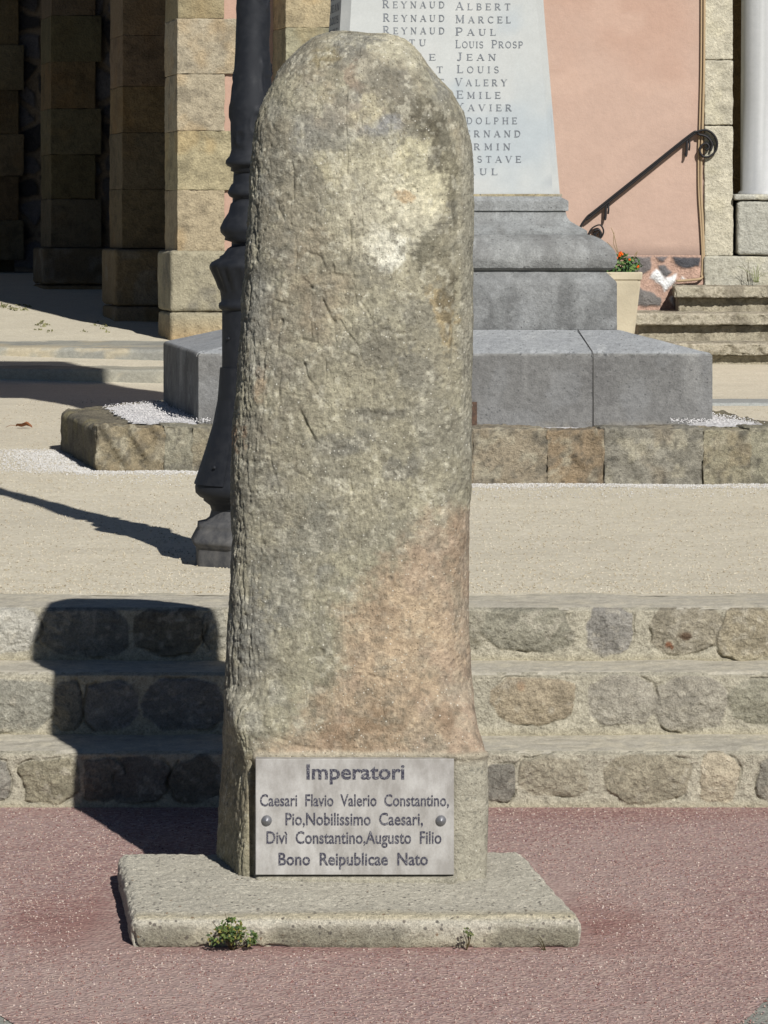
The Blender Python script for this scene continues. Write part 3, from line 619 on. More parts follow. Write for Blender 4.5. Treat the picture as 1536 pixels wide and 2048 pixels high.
B = Parts(); prof = [(1018, 82), (1032, 86), (1040, 97), (1044, 114), (1056, 115), (1058, 117), (1078, 128), (1084, 126), (1090, 118), (1140, 118)]
V, Fc = lathe(dense(prof), 96, (1036, 8, .3)); B.add(V, Fc); B.build('base', m_lampb, lamp)
B = Parts(); prof = [(735, 65), (800, 70), (850, 80), (900, 95), (940, 108), (966, 117)]
V, Fc = lathe(dense(prof), 30, None, math.radians(140), math.radians(242)); V0, F0 = lathe(dense([(735, 58), (800, 62), (850, 70), (900, 86), (940, 98), (966, 106)]), 30, None, math.radians(140), math.radians(242))
B.add(V, Fc); n0 = len(V); nrw = n0 // 31; rim = []
for i in range(nrw - 1):
    for c_ in (0, 30): rim.append((i * 31 + c_, (i + 1) * 31 + c_, n0 + (i + 1) * 31 + c_, n0 + i * 31 + c_))
for j in range(30):
    for i in (0, nrw - 1): rim.append((i * 31 + j, i * 31 + j + 1, n0 + i * 31 + j + 1, n0 + i * 31 + j))
B2 = Parts(); B2.add(np.vstack([V, V0]), Fc + rim); pan = B2.build('access_panel', m_lamp, lamp, False)
def stud(px, py, a, rr, par):
    cx = lx + rr / ls * math.cos(a); cy = LD + rr / ls * math.sin(a); zz = H - (py - HORIZON) / ls
    nv = np.array([math.cos(a), math.sin(a), 0]); tv = np.array([-math.sin(a), math.cos(a), 0]); V = []
    for r_, h_ in ((.006, 0), (.005, .004), (.0005, .0055)):
        for k in range(10): q = 2 * math.pi * k / 10; V.append(np.array([cx, cy, zz]) + nv * h_ + r_ * (math.cos(q) * tv + math.sin(q) * np.array([0, 0, 1.])))
    mesh_np('screw', np.array(V), [tuple(f) for f in grid_faces(3, 10, True)], m_lamp, par)
stud(430, 930, math.radians(228), 108, pan); stud(458, 676, math.radians(221), 61, lamp)
B = Parts()
for (y0, y1, r0, r1) in ((-1150, -1160, 30, 90), (-1160, -1330, 90, 140), (-1330, -1345, 160, 160), (-1345, -1430, 150, 30)):
    V, Fc = lathe([(y0, r0), (y1, r1)], 6); B.add(V, [f for f in Fc])
B.build('lantern', m_lamp, lamp, False)

# ------------------------------------------------------------------ war memorial
MY = 17.55
memo = thing('war_memorial', 'grey stone war memorial pillar carved with columns of names on a stepped base', 'war memorial', (.2, MY, .6))
SH = -.157
def level(cx, hw, hd, z, ch=0.0):
    """one horizontal outline of the memorial; ch cuts the corners"""
    if ch > 0: q = [(-hw + ch, -hd), (hw - ch, -hd), (hw, -hd + ch), (hw, hd - ch), (hw - ch, hd), (-hw + ch, hd), (-hw, hd - ch), (-hw, -hd + ch)]
    else: q = [(-hw, -hd), (hw, -hd), (hw, hd), (-hw, hd)]
    return np.array([(cx + a + SH * b, MY + b - .022 * a * 0, z) for a, b in q])
def loft(levels, sub=14):
    V = []; nl = len(levels); nk = len(levels[0]); cols_ = nk * sub
    for lv in levels:
        for k in range(nk):
            a, b = lv[k], lv[(k + 1) % nk]
            for i in range(sub): V.append(a + (b - a) * i / sub)
    V = np.array(V); Fc = grid_faces(nl, cols_, True)
    return V, Fc, cols_
def lime_col(V, base, dark, seed, streak=.5, pale=None):
    base = np.array(base) * .97 - np.array((0, 0, 2)); dark = np.array(dark) * .95
    c = np.tile(alb(base), (len(V), 1)); c = c * (1 + .16 * fbm(V, 4, 5, seed))[:, None] * (1 + .16 * fbm(V * np.array([1, 1, .6]), 24, 4, seed + 8))[:, None]
    c = mixc(c, alb(dark), streak * smooth(-.05, .35, fbm(V * np.array([1, 1, .25]), 5, 5, seed + 1)))
    c = mixc(c, alb(dark) * .85, .5 * smooth(.08, .3, fbm(V * np.array([1, 1, .07]), 13, 4, seed + 4)) * smooth(-.2, .3, fbm(V, 2.5, 3, seed + 6)))
    c = mixc(c, alb(np.array(base) * 1.18), .5 * smooth(.12, .34, fbm(V, 15, 5, seed + 7)))
    c = mixc(c, alb(pale if pale else (156, 158, 158)), .35 * smooth(.12, .45, fbm(V, 6, 5, seed + 2)))
    return c
BT0, BT1, DZ0 = .60, 1.004, 1.105
# base block: rounded arris, hipped top
hw, hd = 1.192, .85; L = []
for z in np.linspace(BT0, BT1 - .012, 60): L.append(level(.198, hw, hd, z))
for e, dz in ((.002, -.007), (.006, -.002), (.012, .003)): L.append(level(.198, hw - e, hd - e, BT1 + dz))
for tt in np.linspace(0, 1, 44)[1:]: L.append(level(.198 + .022 * tt, hw - .012 - (hw - .012 - .80) * tt, hd - .012 - (hd - .012 - .57) * tt, BT1 + .003 + (DZ0 - BT1 - .003) * tt))
V, Fc, nk = loft(L, 260)
V = V + (.003 * fbm(V, 6, 4, 5) + .0016 * fbm(V, 30, 4, 6, .6))[:, None] * np.array([.4, 1, .7])
arr = np.exp(-((V[:, 2] - BT1) / .014) ** 2) * smooth(17.0, 16.8, V[:, 1]); chp = smooth(.22, .5, fbm(V, 14, 4, 77)) * arr; V[:, 2] -= .014 * chp; V[:, 1] += .010 * chp
c = lime_col(V, (127, 126, 124), (104, 102, 99), 500, .65); c = mixc(c, alb((166, 166, 164)), .6 * arr * smooth(.1, .4, fbm(V, 9, 4, 78)))
drip = smooth(.30, .55, fbm(V * np.array([1, 1, .05]), 9, 3, 79)) * smooth(.66, .95, V[:, 2] + .2 * fbm(V, 3, 3, 80)); c = mixc(c, alb((162, 161, 156)), .7 * drip)
fr = smooth(16.74, 16.71, V[:, 1]) * smooth(1.0, .99, V[:, 2]); c = mixc(c, alb((116, 115, 114)), .5 * fr); c = mixc(c, alb((150, 144, 130)), .6 * smooth(.70, .655, V[:, 2]) * fr * smooth(-.1, .3, fbm(V, 9, 4, 3)))
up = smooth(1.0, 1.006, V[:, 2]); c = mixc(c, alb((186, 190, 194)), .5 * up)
pxv = PX(V[:, 0], V[:, 1]); seam = np.exp(-((pxv - np.where(V[:, 2] < 1.004, 1187, 1187 - (V[:, 2] - 1.004) / .1 * 32)) / 3) ** 2) * smooth(17.6, 17.4, V[:, 1]); c = mixc(c, alb((82, 78, 70)), .0 * seam)
blk = mesh_np('base_block', V, Fc, m_lime, memo, np.clip(c, .01, .8), False)
blk.data.polygons.foreach_set('use_smooth', np.zeros(len(blk.data.polygons), dtype=bool))
# open joint between the two stones of the block
jv, jf = tube([(X(1187, 16.69), 16.694, .62), (X(1187, 16.69), 16.694, 1.0), (X(1187, 16.69) - .004, 16.72, 1.013), (X(1156, 16.96), 16.965, 1.106)], .0019, 6)
B = Parts(); B.add(jv, jf, alb((92, 90, 86))); B.build('joint', m_plain, blk)
# pedestal, torus and scotia mouldings, fillet
def prof_part(name, pr, cx, base, dark, seed, mat, dback=.255, chz=None, sub=130, cap=False):
    L = [level(cx, hw_, hw_ - dback, z, chz or 0) for (hw_, z) in pr]
    V, Fc, nk = loft(L, sub); V = V + (.0022 * fbm(V, 7, 4, seed) + .0008 * fbm(V, 40, 3, seed + 5))[:, None] * np.array([.5, 1, .6])
    c = lime_col(V, base, dark, seed); Fl = [tuple(f) for f in Fc.tolist()]
    if cap: Fl.append(tuple(range((len(L) - 1) * nk, len(L) * nk)))
    return mesh_np(name, V, Fl, mat, memo, np.clip(c, .01, .85), True), V
def auto(o):
    me = o.data
    try: me.set_sharp_from_angle(angle=math.radians(28))
    except Exception: pass
    return o
zz = lambda y, d=17.0: Z(y, d)
pr = [(.80, DZ0), (.80, zz(568)), (.797, zz(563)), (.755, zz(543)), (.755, zz(541))]
pr = dense([(z, h) for h, z in pr], .02); pr = [(h, z) for z, h in pr]
o, _ = prof_part('pedestal', pr, .215, (131, 132, 133), (112, 112, 111), 520, m_lime); auto(o)
tor = [(.70, zz(541)), (.768, zz(541)), (.785, zz(536)), (.797, zz(524)), (.797, zz(512)), (.785, zz(500)), (.763, zz(488)), (.735, zz(478)), (.70, zz(471)), (.672, zz(469))]
o, tv_ = prof_part('torus_moulding', tor, .22, (145, 146, 146), (120, 119, 117), 530, m_lime); auto(o)
kc = np.zeros(0)
sco = [(.668, zz(470)), (.668, zz(462)), (.655, zz(458)), (.625, zz(450)), (.600, zz(442)), (.588, zz(434)), (.583, zz(424)), (.583, zz(422)), (.594, zz(421)), (.594, zz(402)), (.590, zz(400)), (.566, zz(394)), (.563, zz(392))]
o, _ = prof_part('fillet_moulding', sco, .235, (151, 153, 154), (124, 123, 120), 540, m_lime); auto(o)
mo = [(.556, zz(393)), (.556, zz(387))]
o, _ = prof_part('mortar_bed', mo, .25, (178, 166, 136), (140, 128, 104), 545, m_lime); auto(o)
# tapering inscribed shaft
ST0, ST1 = zz(387.5), 6.9; SW0, SW1, SDD = .553, .385, .262
def shaft_hw(z): return np.interp(z, [ST0, 2.66, 4.9, 5.0, ST1], [.553, .488, .43, .60, .60])  # wide crown out of view, added to set where the shaft's shadow falls
L = [level(.253, shaft_hw(z), shaft_hw(z) - SDD, z, .042) for z in np.linspace(ST0, ST1, 90)]
L += [level(.253, .58, .58 - .24, ST1 + .01, .03), level(.253, .05, .03, ST1 + .25, .01)]
V, Fc, nk = loft(L, 16)
c = np.tile(alb((190, 192, 189)), (len(V), 1)) * (1 + .05 * fbm(V, 3, 5, 61))[:, None]
c = mixc(c, alb((170, 179, 184)), .7 * smooth(.05, .4, fbm(V * np.array([1, 1, .8]), 3, 5, 62))); c = mixc(c, alb((198, 198, 194)), .6 * smooth(.1, .4, fbm(V, 5, 5, 63)))
vein = np.abs(fbm(V * np.array([.7, 1, 1.6]), 5, 5, 64)); c = mixc(c, alb((150, 156, 162)), .6 * smooth(.03, .0, vein) * smooth(.0, .3, fbm(V, 2, 3, 65)))
shaft_m = auto(mesh_np('inscribed_shaft', V, Fc, m_marble, memo, c, True))
# carved roman capitals, drawn stroke by stroke
T, t_ = .155, .08
def arc(cx, cy, rx, ry, a0, a1, n=10): return [(cx + rx * math.cos(math.radians(a0 + (a1 - a0) * i / n)), cy + ry * math.sin(math.radians(a0 + (a1 - a0) * i / n))) for i in range(n + 1)]
GL = {  # letter: (width, strokes (points, stroke width), serif bars (x0, x1, y))
 'A': (.95, [([(.10,0),(.46,1)],t_),([(.46,1),(.84,0)],T),([(.22,.34),(.70,.34)],t_)], [(-.02,.26,0),(.66,1.0,0)]),
 'B': (.78, [([(.16,0),(.16,1)],T),([(.16,.96)]+arc(.40,.74,.24,.22,90,-90)+[(.16,.52)],.12),([(.16,.52)]+arc(.42,.27,.28,.24,90,-90)+[(.16,.03)],.12)], [(0,.2,0),(0,.2,1)]),
 'C': (.88, [(arc(.48,.5,.40,.47,50,310,16),.13),([(.80,.72),(.80,.95)],.05),([(.80,.06),(.80,.24)],.05)], []),
 'D': (.90, [([(.16,0),(.16,1)],T),([(.16,.96)]+arc(.40,.5,.42,.46,90,-90,14)+[(.16,.04)],.12)], [(0,.2,0),(0,.2,1)]),
 'E': (.76, [([(.16,0),(.16,1)],T),([(.16,.96),(.70,.96)],t_),([(.16,.51),(.58,.51)],t_),([(.16,.04),(.74,.04)],t_),([(.70,.78),(.70,.98)],.05),([(.74,.02),(.74,.24)],.05),([(.58,.40),(.58,.62)],.05)], [(0,.2,0),(0,.2,1)]),
 'F': (.72, [([(.16,0),(.16,1)],T),([(.16,.96),(.68,.96)],t_),([(.16,.50),(.56,.50)],t_),([(.68,.76),(.68,.98)],.05),([(.56,.40),(.56,.60)],.05)], [(0,.36,0),(0,.2,1)]),
 'G': (.92, [(arc(.48,.5,.40,.47,50,345,18),.13),([(.80,.72),(.80,.95)],.05),([(.80,.08),(.80,.44)],.12)], [(.6,.95,.44)]),
 'H': (.98, [([(.18,0),(.18,1)],T),([(.80,0),(.80,1)],T),([(.18,.51),(.80,.51)],t_)], [(.02,.36,0),(.02,.36,1),(.63,.97,0),(.63,.97,1)]),
 'I': (.40, [([(.20,0),(.20,1)],T)], [(.02,.38,0),(.02,.38,1)]),
 'J': (.62, [([(.40,1),(.40,.25)]+arc(.24,.22,.16,.20,0,-150,8),T)], [(.22,.58,1)]),
 'L': (.74, [([(.16,0),(.16,1)],T),([(.16,.04),(.70,.04)],t_),([(.70,.02),(.70,.26)],.05)], [(0,.34,1),(0,.2,0)]),
 'M': (1.10, [([(.16,0),(.16,1)],t_),([(.16,1),(.55,.12)],T),([(.55,.12),(.92,1)],t_),([(.92,0),(.92,1)],T)], [(.02,.30,0),(.02,.2,1),(.76,1.08,0),(.9,1.06,1)]),
 'N': (.98, [([(.16,0),(.16,1)],t_),([(.14,1),(.82,0)],T),([(.82,0),(.82,1)],t_)], [(.02,.32,0),(0,.2,1),(.68,.98,1)]),
 'O': (.98, [(arc(.49,.5,.40,.46,0,360,24),.13)], []),
 'P': (.76, [([(.16,0),(.16,1)],T),([(.16,.96)]+arc(.40,.70,.28,.26,90,-90)+[(.16,.44)],.12)], [(0,.34,0),(0,.2,1)]),
 'R': (.90, [([(.16,0),(.16,1)],T),([(.16,.96)]+arc(.40,.72,.26,.24,90,-90)+[(.16,.48)],.12),([(.40,.48),(.76,0)],T)], [(0,.34,0),(0,.2,1),(.68,.90,0)]),
 'S': (.72, [(arc(.36,.73,.25,.23,40,270,12)+arc(.36,.27,.27,.23,90,-140,12),.13),([(.58,.76),(.58,.96)],.05),([(.11,.04),(.11,.24)],.05)], []),
 'T': (.82, [([(.41,0),(.41,1)],T),([(.04,.96),(.78,.96)],t_),([(.05,.76),(.05,.98)],.05),([(.77,.76),(.77,.98)],.05)], [(.23,.59,0)]),
 'U': (.94, [([(.18,1),(.18,.34)]+arc(.46,.32,.28,.28,180,270,6),T),(arc(.46,.32,.32,.28,270,360,6)+[(.78,1)],t_)], [(.02,.36,1),(.64,.93,1)]),
 'V': (.94, [([(.12,1),(.48,0)],T),([(.48,0),(.84,1)],t_)], [(-.02,.28,1),(.70,.98,1)]),
 'X': (.94, [([(.12,1),(.82,0)],T),([(.82,1),(.12,0)],t_)], [(-.02,.26,1),(.68,.96,1),(-.02,.26,0),(.68,.96,0)]),
 'Y': (.92, [([(.10,1),(.46,.48)],T),([(.82,1),(.46,.48)],t_),([(.46,0),(.46,.50)],T)], [(-.04,.26,1),(.68,.96,1),(.30,.62,0)]),
}
def stroke_quads(pts, wd):
    p = np.asarray(pts, float); d = np.gradient(p, axis=0) if len(p) > 2 else np.tile(p[1] - p[0], (2, 1)); d /= np.linalg.norm(d, axis=1, keepdims=True) + 1e-9
    n = np.stack([-d[:, 1], d[:, 0]], 1) * wd / 2; V = np.empty((2 * len(p), 2)); V[0::2] = p + n; V[1::2] = p - n
    return V, [(2 * i, 2 * i + 1, 2 * i + 3, 2 * i + 2) for i in range(len(p) - 1)]
def carve(txt, gap, small=.78, first=1.0):
    V, Fc, x, n, lay = [], [], 0.0, 0, 0; start = True
    for ch in txt:
        if ch == ' ': x += .55; start = True; continue
        h = first if start else small; wx_, strokes, ser = GL[ch]; start = False
        for pts, wd in strokes + [([(a, y + (.03 if y < .5 else -.03)), (b, y + (.03 if y < .5 else -.03))], .065) for a, b, y in ser]:
            v, f = stroke_quads(pts, wd); lay += 1
            V.append(np.column_stack([x + v[:, 0] * h, v[:, 1] * h, np.full(len(v), lay * .00004)])); Fc += [tuple(i + n for i in q) for q in f]; n += len(v)
        x += wx_ * h + gap
    return np.vstack(V), Fc, x - gap
def shaft_front(z): return MY - (shaft_hw(z) - SDD)
NAMES = [(911,1021,20,'ALBERT',0),(911,1022,46,'MARCEL',0),(911,992,71,'PAUL',0),(911,967,96,'LOUIS',0),(983,1046,96,'PROSP',0),(913,992,121,'JEAN',0),(914,998,146,'LOUIS',0),(910,1014,172,'VALERY',0),(913,1001,197,'EMILE',0),(911,1024,222,'XAVIER',0),(911,1034,248,'ADOLPHE',0),(911,1041,274,'FERNAND',0),(913,1021,300,'FIRMIN',0),(911,1042,325,'GUSTAVE',0),(911,995,350,'PAUL',0),
         (765,889,16,'REYNAUD',0),(766,889,43,'REYNAUD',0),(766,889,68,'REYNAUD',0),(818,852,92,'TU',1),(858,871,121,'E',1),(873,886,146,'T',1),(873,888,171,'T',1)]
for x0, x1, yb, txt, sm in NAMES:
    V, Fc, wd = carve(txt, .16 if yb == 96 else .44, .82, .82 if sm else 1.0); cap = 16.0
    sx = (x1 - x0) / wd; d0 = 17.25; px = x0 + V[:, 0] * sx; py = yb - V[:, 1] * cap; z = Z(py, d0); yy = shaft_front(z) - .0016 - V[:, 2]; 
    mesh_np('carved_name', np.stack([X(px, yy), yy, H - (py - HORIZON) * yy / F], 1), Fc, m_carve, shaft_m, None, False)
# faint names on the shaded left face
for k, txt in enumerate(('LOUIS', 'JEAN', 'LOUIS', 'EMILE', 'PAUL', 'JEAN')):
    V, Fc, wd = carve(txt, .2, .9, .9); z0 = 2.70 - .061 * k - (.0)
    yy = MY - .16 + (V[:, 0] / wd - 0) * -.0 ; u = V[:, 0] / wd
    by = .17 - .30 * u; z = z0 + V[:, 1] * .042; xx = .253 - shaft_hw(z) + SH * by - .0016 - V[:, 2]
    mesh_np('faint_name', np.stack([xx, MY + by, z], 1), Fc, m_faint, shaft_m, None, False)
V, Fc = chamfer_box(X(938, 16.66), X(954, 16.66), 16.655, 16.675, Z(855, 16.66), Z(804, 16.66), .002)
mesh_np('rusty_plate', V, Fc, m_rust, memo, None, False)

# ------------------------------------------------------------------ kerb round the memorial
kerb = thing('memorial_kerb', 'low weathered stone kerb framing white gravel round the war memorial', 'kerb', (.3, 16.4, .45))
ZK = .688
def on_front(px):
    y = np.interp(px, [195, 1000, 1620], [16.36, 16.02, 16.12]); return (X(px, y), y)
KC = [(195, 328, (132, 122, 100), 1), (328, 385, (132, 128, 112), 0), (385, 561, (136, 130, 112), 0), (561, 761, (134, 126, 106), 0), (761, 946, (136, 126, 108), 0), (946, 1095, (134, 124, 106), 0), (1095, 1207, (128, 113, 92), 1), (1210, 1406, (130, 126, 114), 0), (1407, 1501, (138, 132, 112), 0), (1501, 1620, (134, 130, 112), 0)]
ch = lambda amt: (lambda W, N: amt * .022 * smooth(.0, .7, np.sin((W[:, 0] * 1.0 + W[:, 2] * .55 + .03 * fbm(W, 6, 3, 8)) * 2 * math.pi / .115)) * smooth(-.3, -.7, N[:, 1]) * smooth(-.3, .2, fbm(W, 7, 3, 44)) + .008 * fbm(W, 4, 3, 12))
for i, (a, b, c, chis) in enumerate(KC):
    (xa, ya), (xb, yb) = on_front(a), on_front(b); th_ = .23
    block('kerb_stone', m_stone, kerb, [(xa - .002, ya), (xb + .002, yb), (xb - .033, yb + th_), (xa - .037, ya + th_)], .30, ZK + (.004 if i % 2 else -.004), .013, .006, np.array(c) * 1.13 + 4, .22, 600 + i, amp=.009, ascale=10, fine=.008,
          extra=ch(1.0 if chis else .25), smudge=[((108, 104, 94), 20, .05, .55, 1), ((180, 173, 152), 16, .1, .65, 2), ((150, 128, 96), 5, .15, .25, 4), ((88, 85, 78), 40, .15, .6, 5)])
Bq, Aq, Cq, Dq, Eq, Fq2, Gq = (X(193, 16.36), 16.36), (-1.616, 17.95), (-1.156, 19.0), (-.6, 20.0), (1.2, 20.0), (1.50, 18.6), (X(1625, 16.12), 16.12)
ctr = np.array([.2, 17.9]); ring = [Bq, Aq, Cq, Dq, Eq, Fq2, Gq]
def inward(p, k=.24): p = np.array(p); v = ctr - p; return tuple(p + v / np.linalg.norm(v) * k)
for i in range(6):
    a, b = ring[i], ring[i + 1]; ia, ib = inward(a), inward(b)
    if i == 0: ia = (Bq[0] + .28, Bq[1] + .30)
    if i == 5: ib = (Gq[0] - .28, Gq[1] + .30)
    block('kerb_stone', m_stone, kerb, [b, a, ia, ib] if False else [b, a, ia, ib], .30, ZK - .006, .022, .03, (130, 123, 106), .22, 640 + i, amp=.016, ascale=9, fine=.005,
          extra=lambda W, N: .012 * fbm(W * np.array([1, 1, .4]), 8, 3, 3), smudge=[((98, 94, 84), 6, .05, .7, 1), ((160, 150, 112), 8, .1, .5, 2)])
# white marble gravel: the bed inside the kerb, chips spilt outside it
m_white = grain_mat('white_gravel', [(0, alb((222, 218, 216))), (.35, alb((240, 238, 236))), (.7, alb((205, 202, 202))), (.88, alb((246, 244, 242)))], 70, (alb((228, 226, 226)), alb((214, 212, 212)), .3), 3, bump=.9, bdist=.01, soft=.3)
inner = np.array([(inward(p, .20)) for p in ring])
nx_, ny_ = 120, 110
uu, vv = np.meshgrid(np.linspace(-1.5, 1.9, nx_), np.linspace(16.3, 20, ny_)); G = np.stack([uu.ravel(), vv.ravel(), np.zeros(uu.size)], 1); G[:, 2] = .690 - .03 * smooth(16.85, 16.75, G[:, 1]) * smooth(1.5, 1.3, G[:, 0]) * smooth(-.95, -.75, G[:, 0]) + .008 * fbm(G, 5, 4, 71) + .003 * fbm(G, 40, 2, 72)
def inside(Pq, poly):
    r = np.zeros(len(Pq), bool); j = len(poly) - 1
    for i in range(len(poly)):
        xi, yi = poly[i]; xj, yj = poly[j]; c_ = ((yi > Pq[:, 1]) != (yj > Pq[:, 1])) & (Pq[:, 0] < (xj - xi) * (Pq[:, 1] - yi) / (yj - yi + 1e-12) + xi); r ^= c_; j = i
    return r
Fg = grid_faces(ny_, nx_); okv = inside(G[:, :2], inner); Fg = Fg[okv[Fg].all(axis=1)]
used, inv = np.unique(Fg, return_inverse=True); bed = mesh_np('white_gravel', G[used], inv.reshape(-1, 4), m_white); bed['kind'] = 'stuff'
n = 17000; q = np.column_stack([RNG.uniform(-1.4, 1.8, n), RNG.uniform(16.4, 19, n)]); q = q[inside(q, inner)]
q = q[~((q[:, 1] < 16.8) & (q[:, 0] > -.8) & (q[:, 0] < 1.32))]; q3 = np.column_stack([q, .694 + .012 * RNG.uniform(0, 1, len(q))]); c = np.clip(alb((236, 233, 231))[None] * RNG.uniform(.75, 1.05, (len(q3), 1)), 0, .9)
chips_mesh('white_gravel_chips', q3, RNG.uniform(.0035, .0065, len(q3)), m_chip, c)['kind'] = 'stuff'
n = 9000; t1 = RNG.uniform(150, 1640, n); dist = np.abs(RNG.normal(0, .13, n)); dist = np.where(RNG.uniform(0, 1, n) < .12, RNG.uniform(0, .9, n), dist)
yy = np.interp(t1, [195, 1000, 1620], [16.36, 16.02, 16.12]) - dist - .005; q = np.column_stack([X(t1, yy), yy])
n2 = 5200; a = RNG.uniform(0, 1, n2); q2 = np.column_stack([Bq[0] + (Aq[0] - Bq[0]) * a - np.abs(RNG.normal(0, .22, n2)) - .01, Bq[1] + (Aq[1] - Bq[1]) * a - np.abs(RNG.normal(0, .2, n2)) * .6])
q = np.vstack([q, q2]); q3 = np.column_stack([q, gz(q[:, 0], q[:, 1]) + .003 + .010 * fbm(np.column_stack([q, 0 * q[:, 0]]), 1.3, 4, 5)])
c = np.clip(alb((232, 229, 224))[None] * RNG.uniform(.7, 1.05, (len(q3), 1)), 0, .9)
chips_mesh('spilt_white_chips', q3, RNG.uniform(.0025, .0055, len(q3)), m_chip, c)['kind'] = 'stuff'
n = 42000; q = np.column_stack([RNG.uniform(-2.3, 2.3, n), 10.9 + RNG.uniform(0, 1, n) ** 1.5 * 12]); q3 = np.column_stack([q, gz(q[:, 0], q[:, 1]) + .001 + .010 * fbm(np.column_stack([q, 0 * q[:, 0]]), 1.3, 4, 5) * smooth(10.9, 11.6, q[:, 1])])
pal = np.array([alb(c_, .80) for c_ in ((206, 197, 177), (214, 205, 184), (196, 184, 158), (216, 208, 190), (158, 146, 122), (182, 168, 142))]); c = pal[RNG.choice(6, n, p=[.28, .2, .22, .06, .1, .14])]
chips_mesh('scattered_pebbles', q3, RNG.uniform(.0025, .0055, n), m_chip, c)['kind'] = 'stuff'
n = 30000; q3 = np.column_stack([RNG.uniform(-1.2, 1.2, n), RNG.uniform(6.9, 9.88, n), np.full(n, .0005)]); keep = ~((q3[:, 0] > -.68) & (q3[:, 0] < .46) & (q3[:, 1] > 7.95) & (q3[:, 1] < 8.85)); q3 = q3[keep]
pal = np.array([alb(c_) for c_ in ((216, 198, 186), (190, 162, 151), (168, 134, 126), (140, 102, 96), (172, 150, 150), (196, 174, 160))]); c = .90 * pal[RNG.choice(6, len(q3), p=[.10, .22, .26, .16, .11, .15])]
chips_mesh('loose_chips', q3, RNG.uniform(.002, .0048, len(q3)), m_chip, c)['kind'] = 'stuff'

# dry leaf on the gravel
d = F * 1.116 / (856 - HORIZON); lx0, lz0 = X(48, d), gz(-1.8, d) + .006
B = Parts(); us = np.linspace(-1, 1, 9); V = []
for u in us:
    wd = .026 * (1 - abs(u) ** 2.2) + .001
    for s_ in (-1, 0, 1): V.append((lx0 + u * .045, d + s_ * wd, lz0 + .004 + .020 * (s_ ** 2) * (1 - u * u) + .006 * u * s_ + .004 * math.sin(u * 5)))
B.add(V, [tuple(f) for f in grid_faces(9, 3)]); v, f = tube([(lx0 - .045, d, lz0 + .006), (lx0 - .075, d, lz0 + .010), (lx0 - .10, d, lz0 - .002)], .0014, 5); B.add(v, f)
tag(B.build('dry_leaf', m_dry), 'curled brown dry leaf lying on the gravel left of the memorial kerb', 'leaf')

# ------------------------------------------------------------------ edging kerbs of the church forecourt
k1 = block('edging_kerb', m_cement, None, [(-6, 25.75), (-.55, 25.1), (-.5, 25.7), (-6, 26.3)], .30, .588, .04, .02, (168, 164, 148), .12, 700, amp=.006, ascale=5, smudge=[((140, 138, 128), 4, 0, .6, 1), ((186, 178, 156), 6, .1, .5, 2)])
tag(k1, 'grey cement edging kerb across the gravel, nearer of the pair left of the memorial', 'kerb', 'edging kerbs')
k2 = block('edging_kerb', m_cement, None, [(-6, 28.0), (-.55, 26.0), (-.5, 28.0), (-6, 28.9)], .35, .692, .04, .03, (166, 164, 152), .12, 710, amp=.006, ascale=5, smudge=[((140, 140, 134), 3, 0, .6, 1), ((194, 180, 150), 4, .08, .7, 2)])
tag(k2, 'broad grey and buff edging kerb along the foot of the church wall', 'kerb', 'edging kerbs')
k3 = block('edging_kerb', m_cement, None, [(.9, 21.9), (5, 21.6), (5, 22.05), (.9, 22.4)], .30, .525, .04, .02, (160, 162, 158), .10, 720, amp=.004, ascale=5)
tag(k3, 'short blue grey edging kerb on the gravel right of the memorial', 'kerb', 'edging kerbs')

# ------------------------------------------------------------------ the church
church = thing('church', 'pink rendered church with ashlar corner piers and dark shaded side buttresses', 'church', (0, 28.5, .6))
pink_c = (189, 162, 146)
def slab(name, mat, foot, z0, z1, res, c, seed, parent=church, var=.05, stain=None, rad=.01):
    return block(name, mat, parent, foot, z0, z1, res, rad, c, var, seed, stain, amp=.004, ascale=2, fine=.001)
def wall_stain(W, N, c):
    c = mixc(c, alb((184, 150, 131)), .6 * smooth(.0, .35, fbm(W, .9, 6, 3))); c = mixc(c, alb((197, 169, 152)), .5 * smooth(.1, .35, fbm(W * np.array([1, 1, 2]), 2.2, 5, 13)))
    return mixc(c, alb((150, 128, 116)), .75 * smooth(1.48, 1.37, W[:, 2] + .05 * fbm(W, 4, 3, 9)) * smooth(28.5, 28.4, W[:, 1]))
slab('rendered_wall', m_plain, rect(-.35, 2.56, 28.35, 28.95), 1.33, 10, .06, pink_c, 801, stain=wall_stain)
slab('rendered_wall', m_plain, rect(-1.45, -.80, 28.33, 28.95), .5, 10, .08, (188, 156, 138), 802)
# rubble footing under the render
fx = np.linspace(-.3, 2.56, 300); fz = np.linspace(.45, 1.362, 110); gx, gzz = np.meshgrid(fx, fz); Q = np.stack([gx.ravel(), np.full(gx.size, 28.33), gzz.ravel()], 1)
hh = .006 * fbm(Q, 12, 4, 811); col = np.tile(alb((190, 158, 140)), (len(Q), 1)) * (1 + .10 * fbm(Q, 9, 4, 812))[:, None]; s_ = F / 28.33; qx, qy = PX(Q[:, 0], 28.33) + 4 * fbm(Q, 18, 3, 813), PY(Q[:, 2], 28.33) + 4 * fbm(Q, 18, 3, 814)
def poly_mask(pts, soft=2.5):
    m_ = np.full(len(qx), 1e9); pts = np.array(pts, float); c0 = pts.mean(axis=0)
    for i in range(len(pts)):
        a, b = pts[i], pts[(i + 1) % len(pts)]; e = b - a; nn = np.array([e[1], -e[0]]) / np.linalg.norm(e)
        if np.dot(c0 - a, nn) < 0: nn = -nn
        m_ = np.minimum(m_, (qx - a[0]) * nn[0] + (qy - a[1]) * nn[1])
    return smooth(-soft, soft, m_), m_
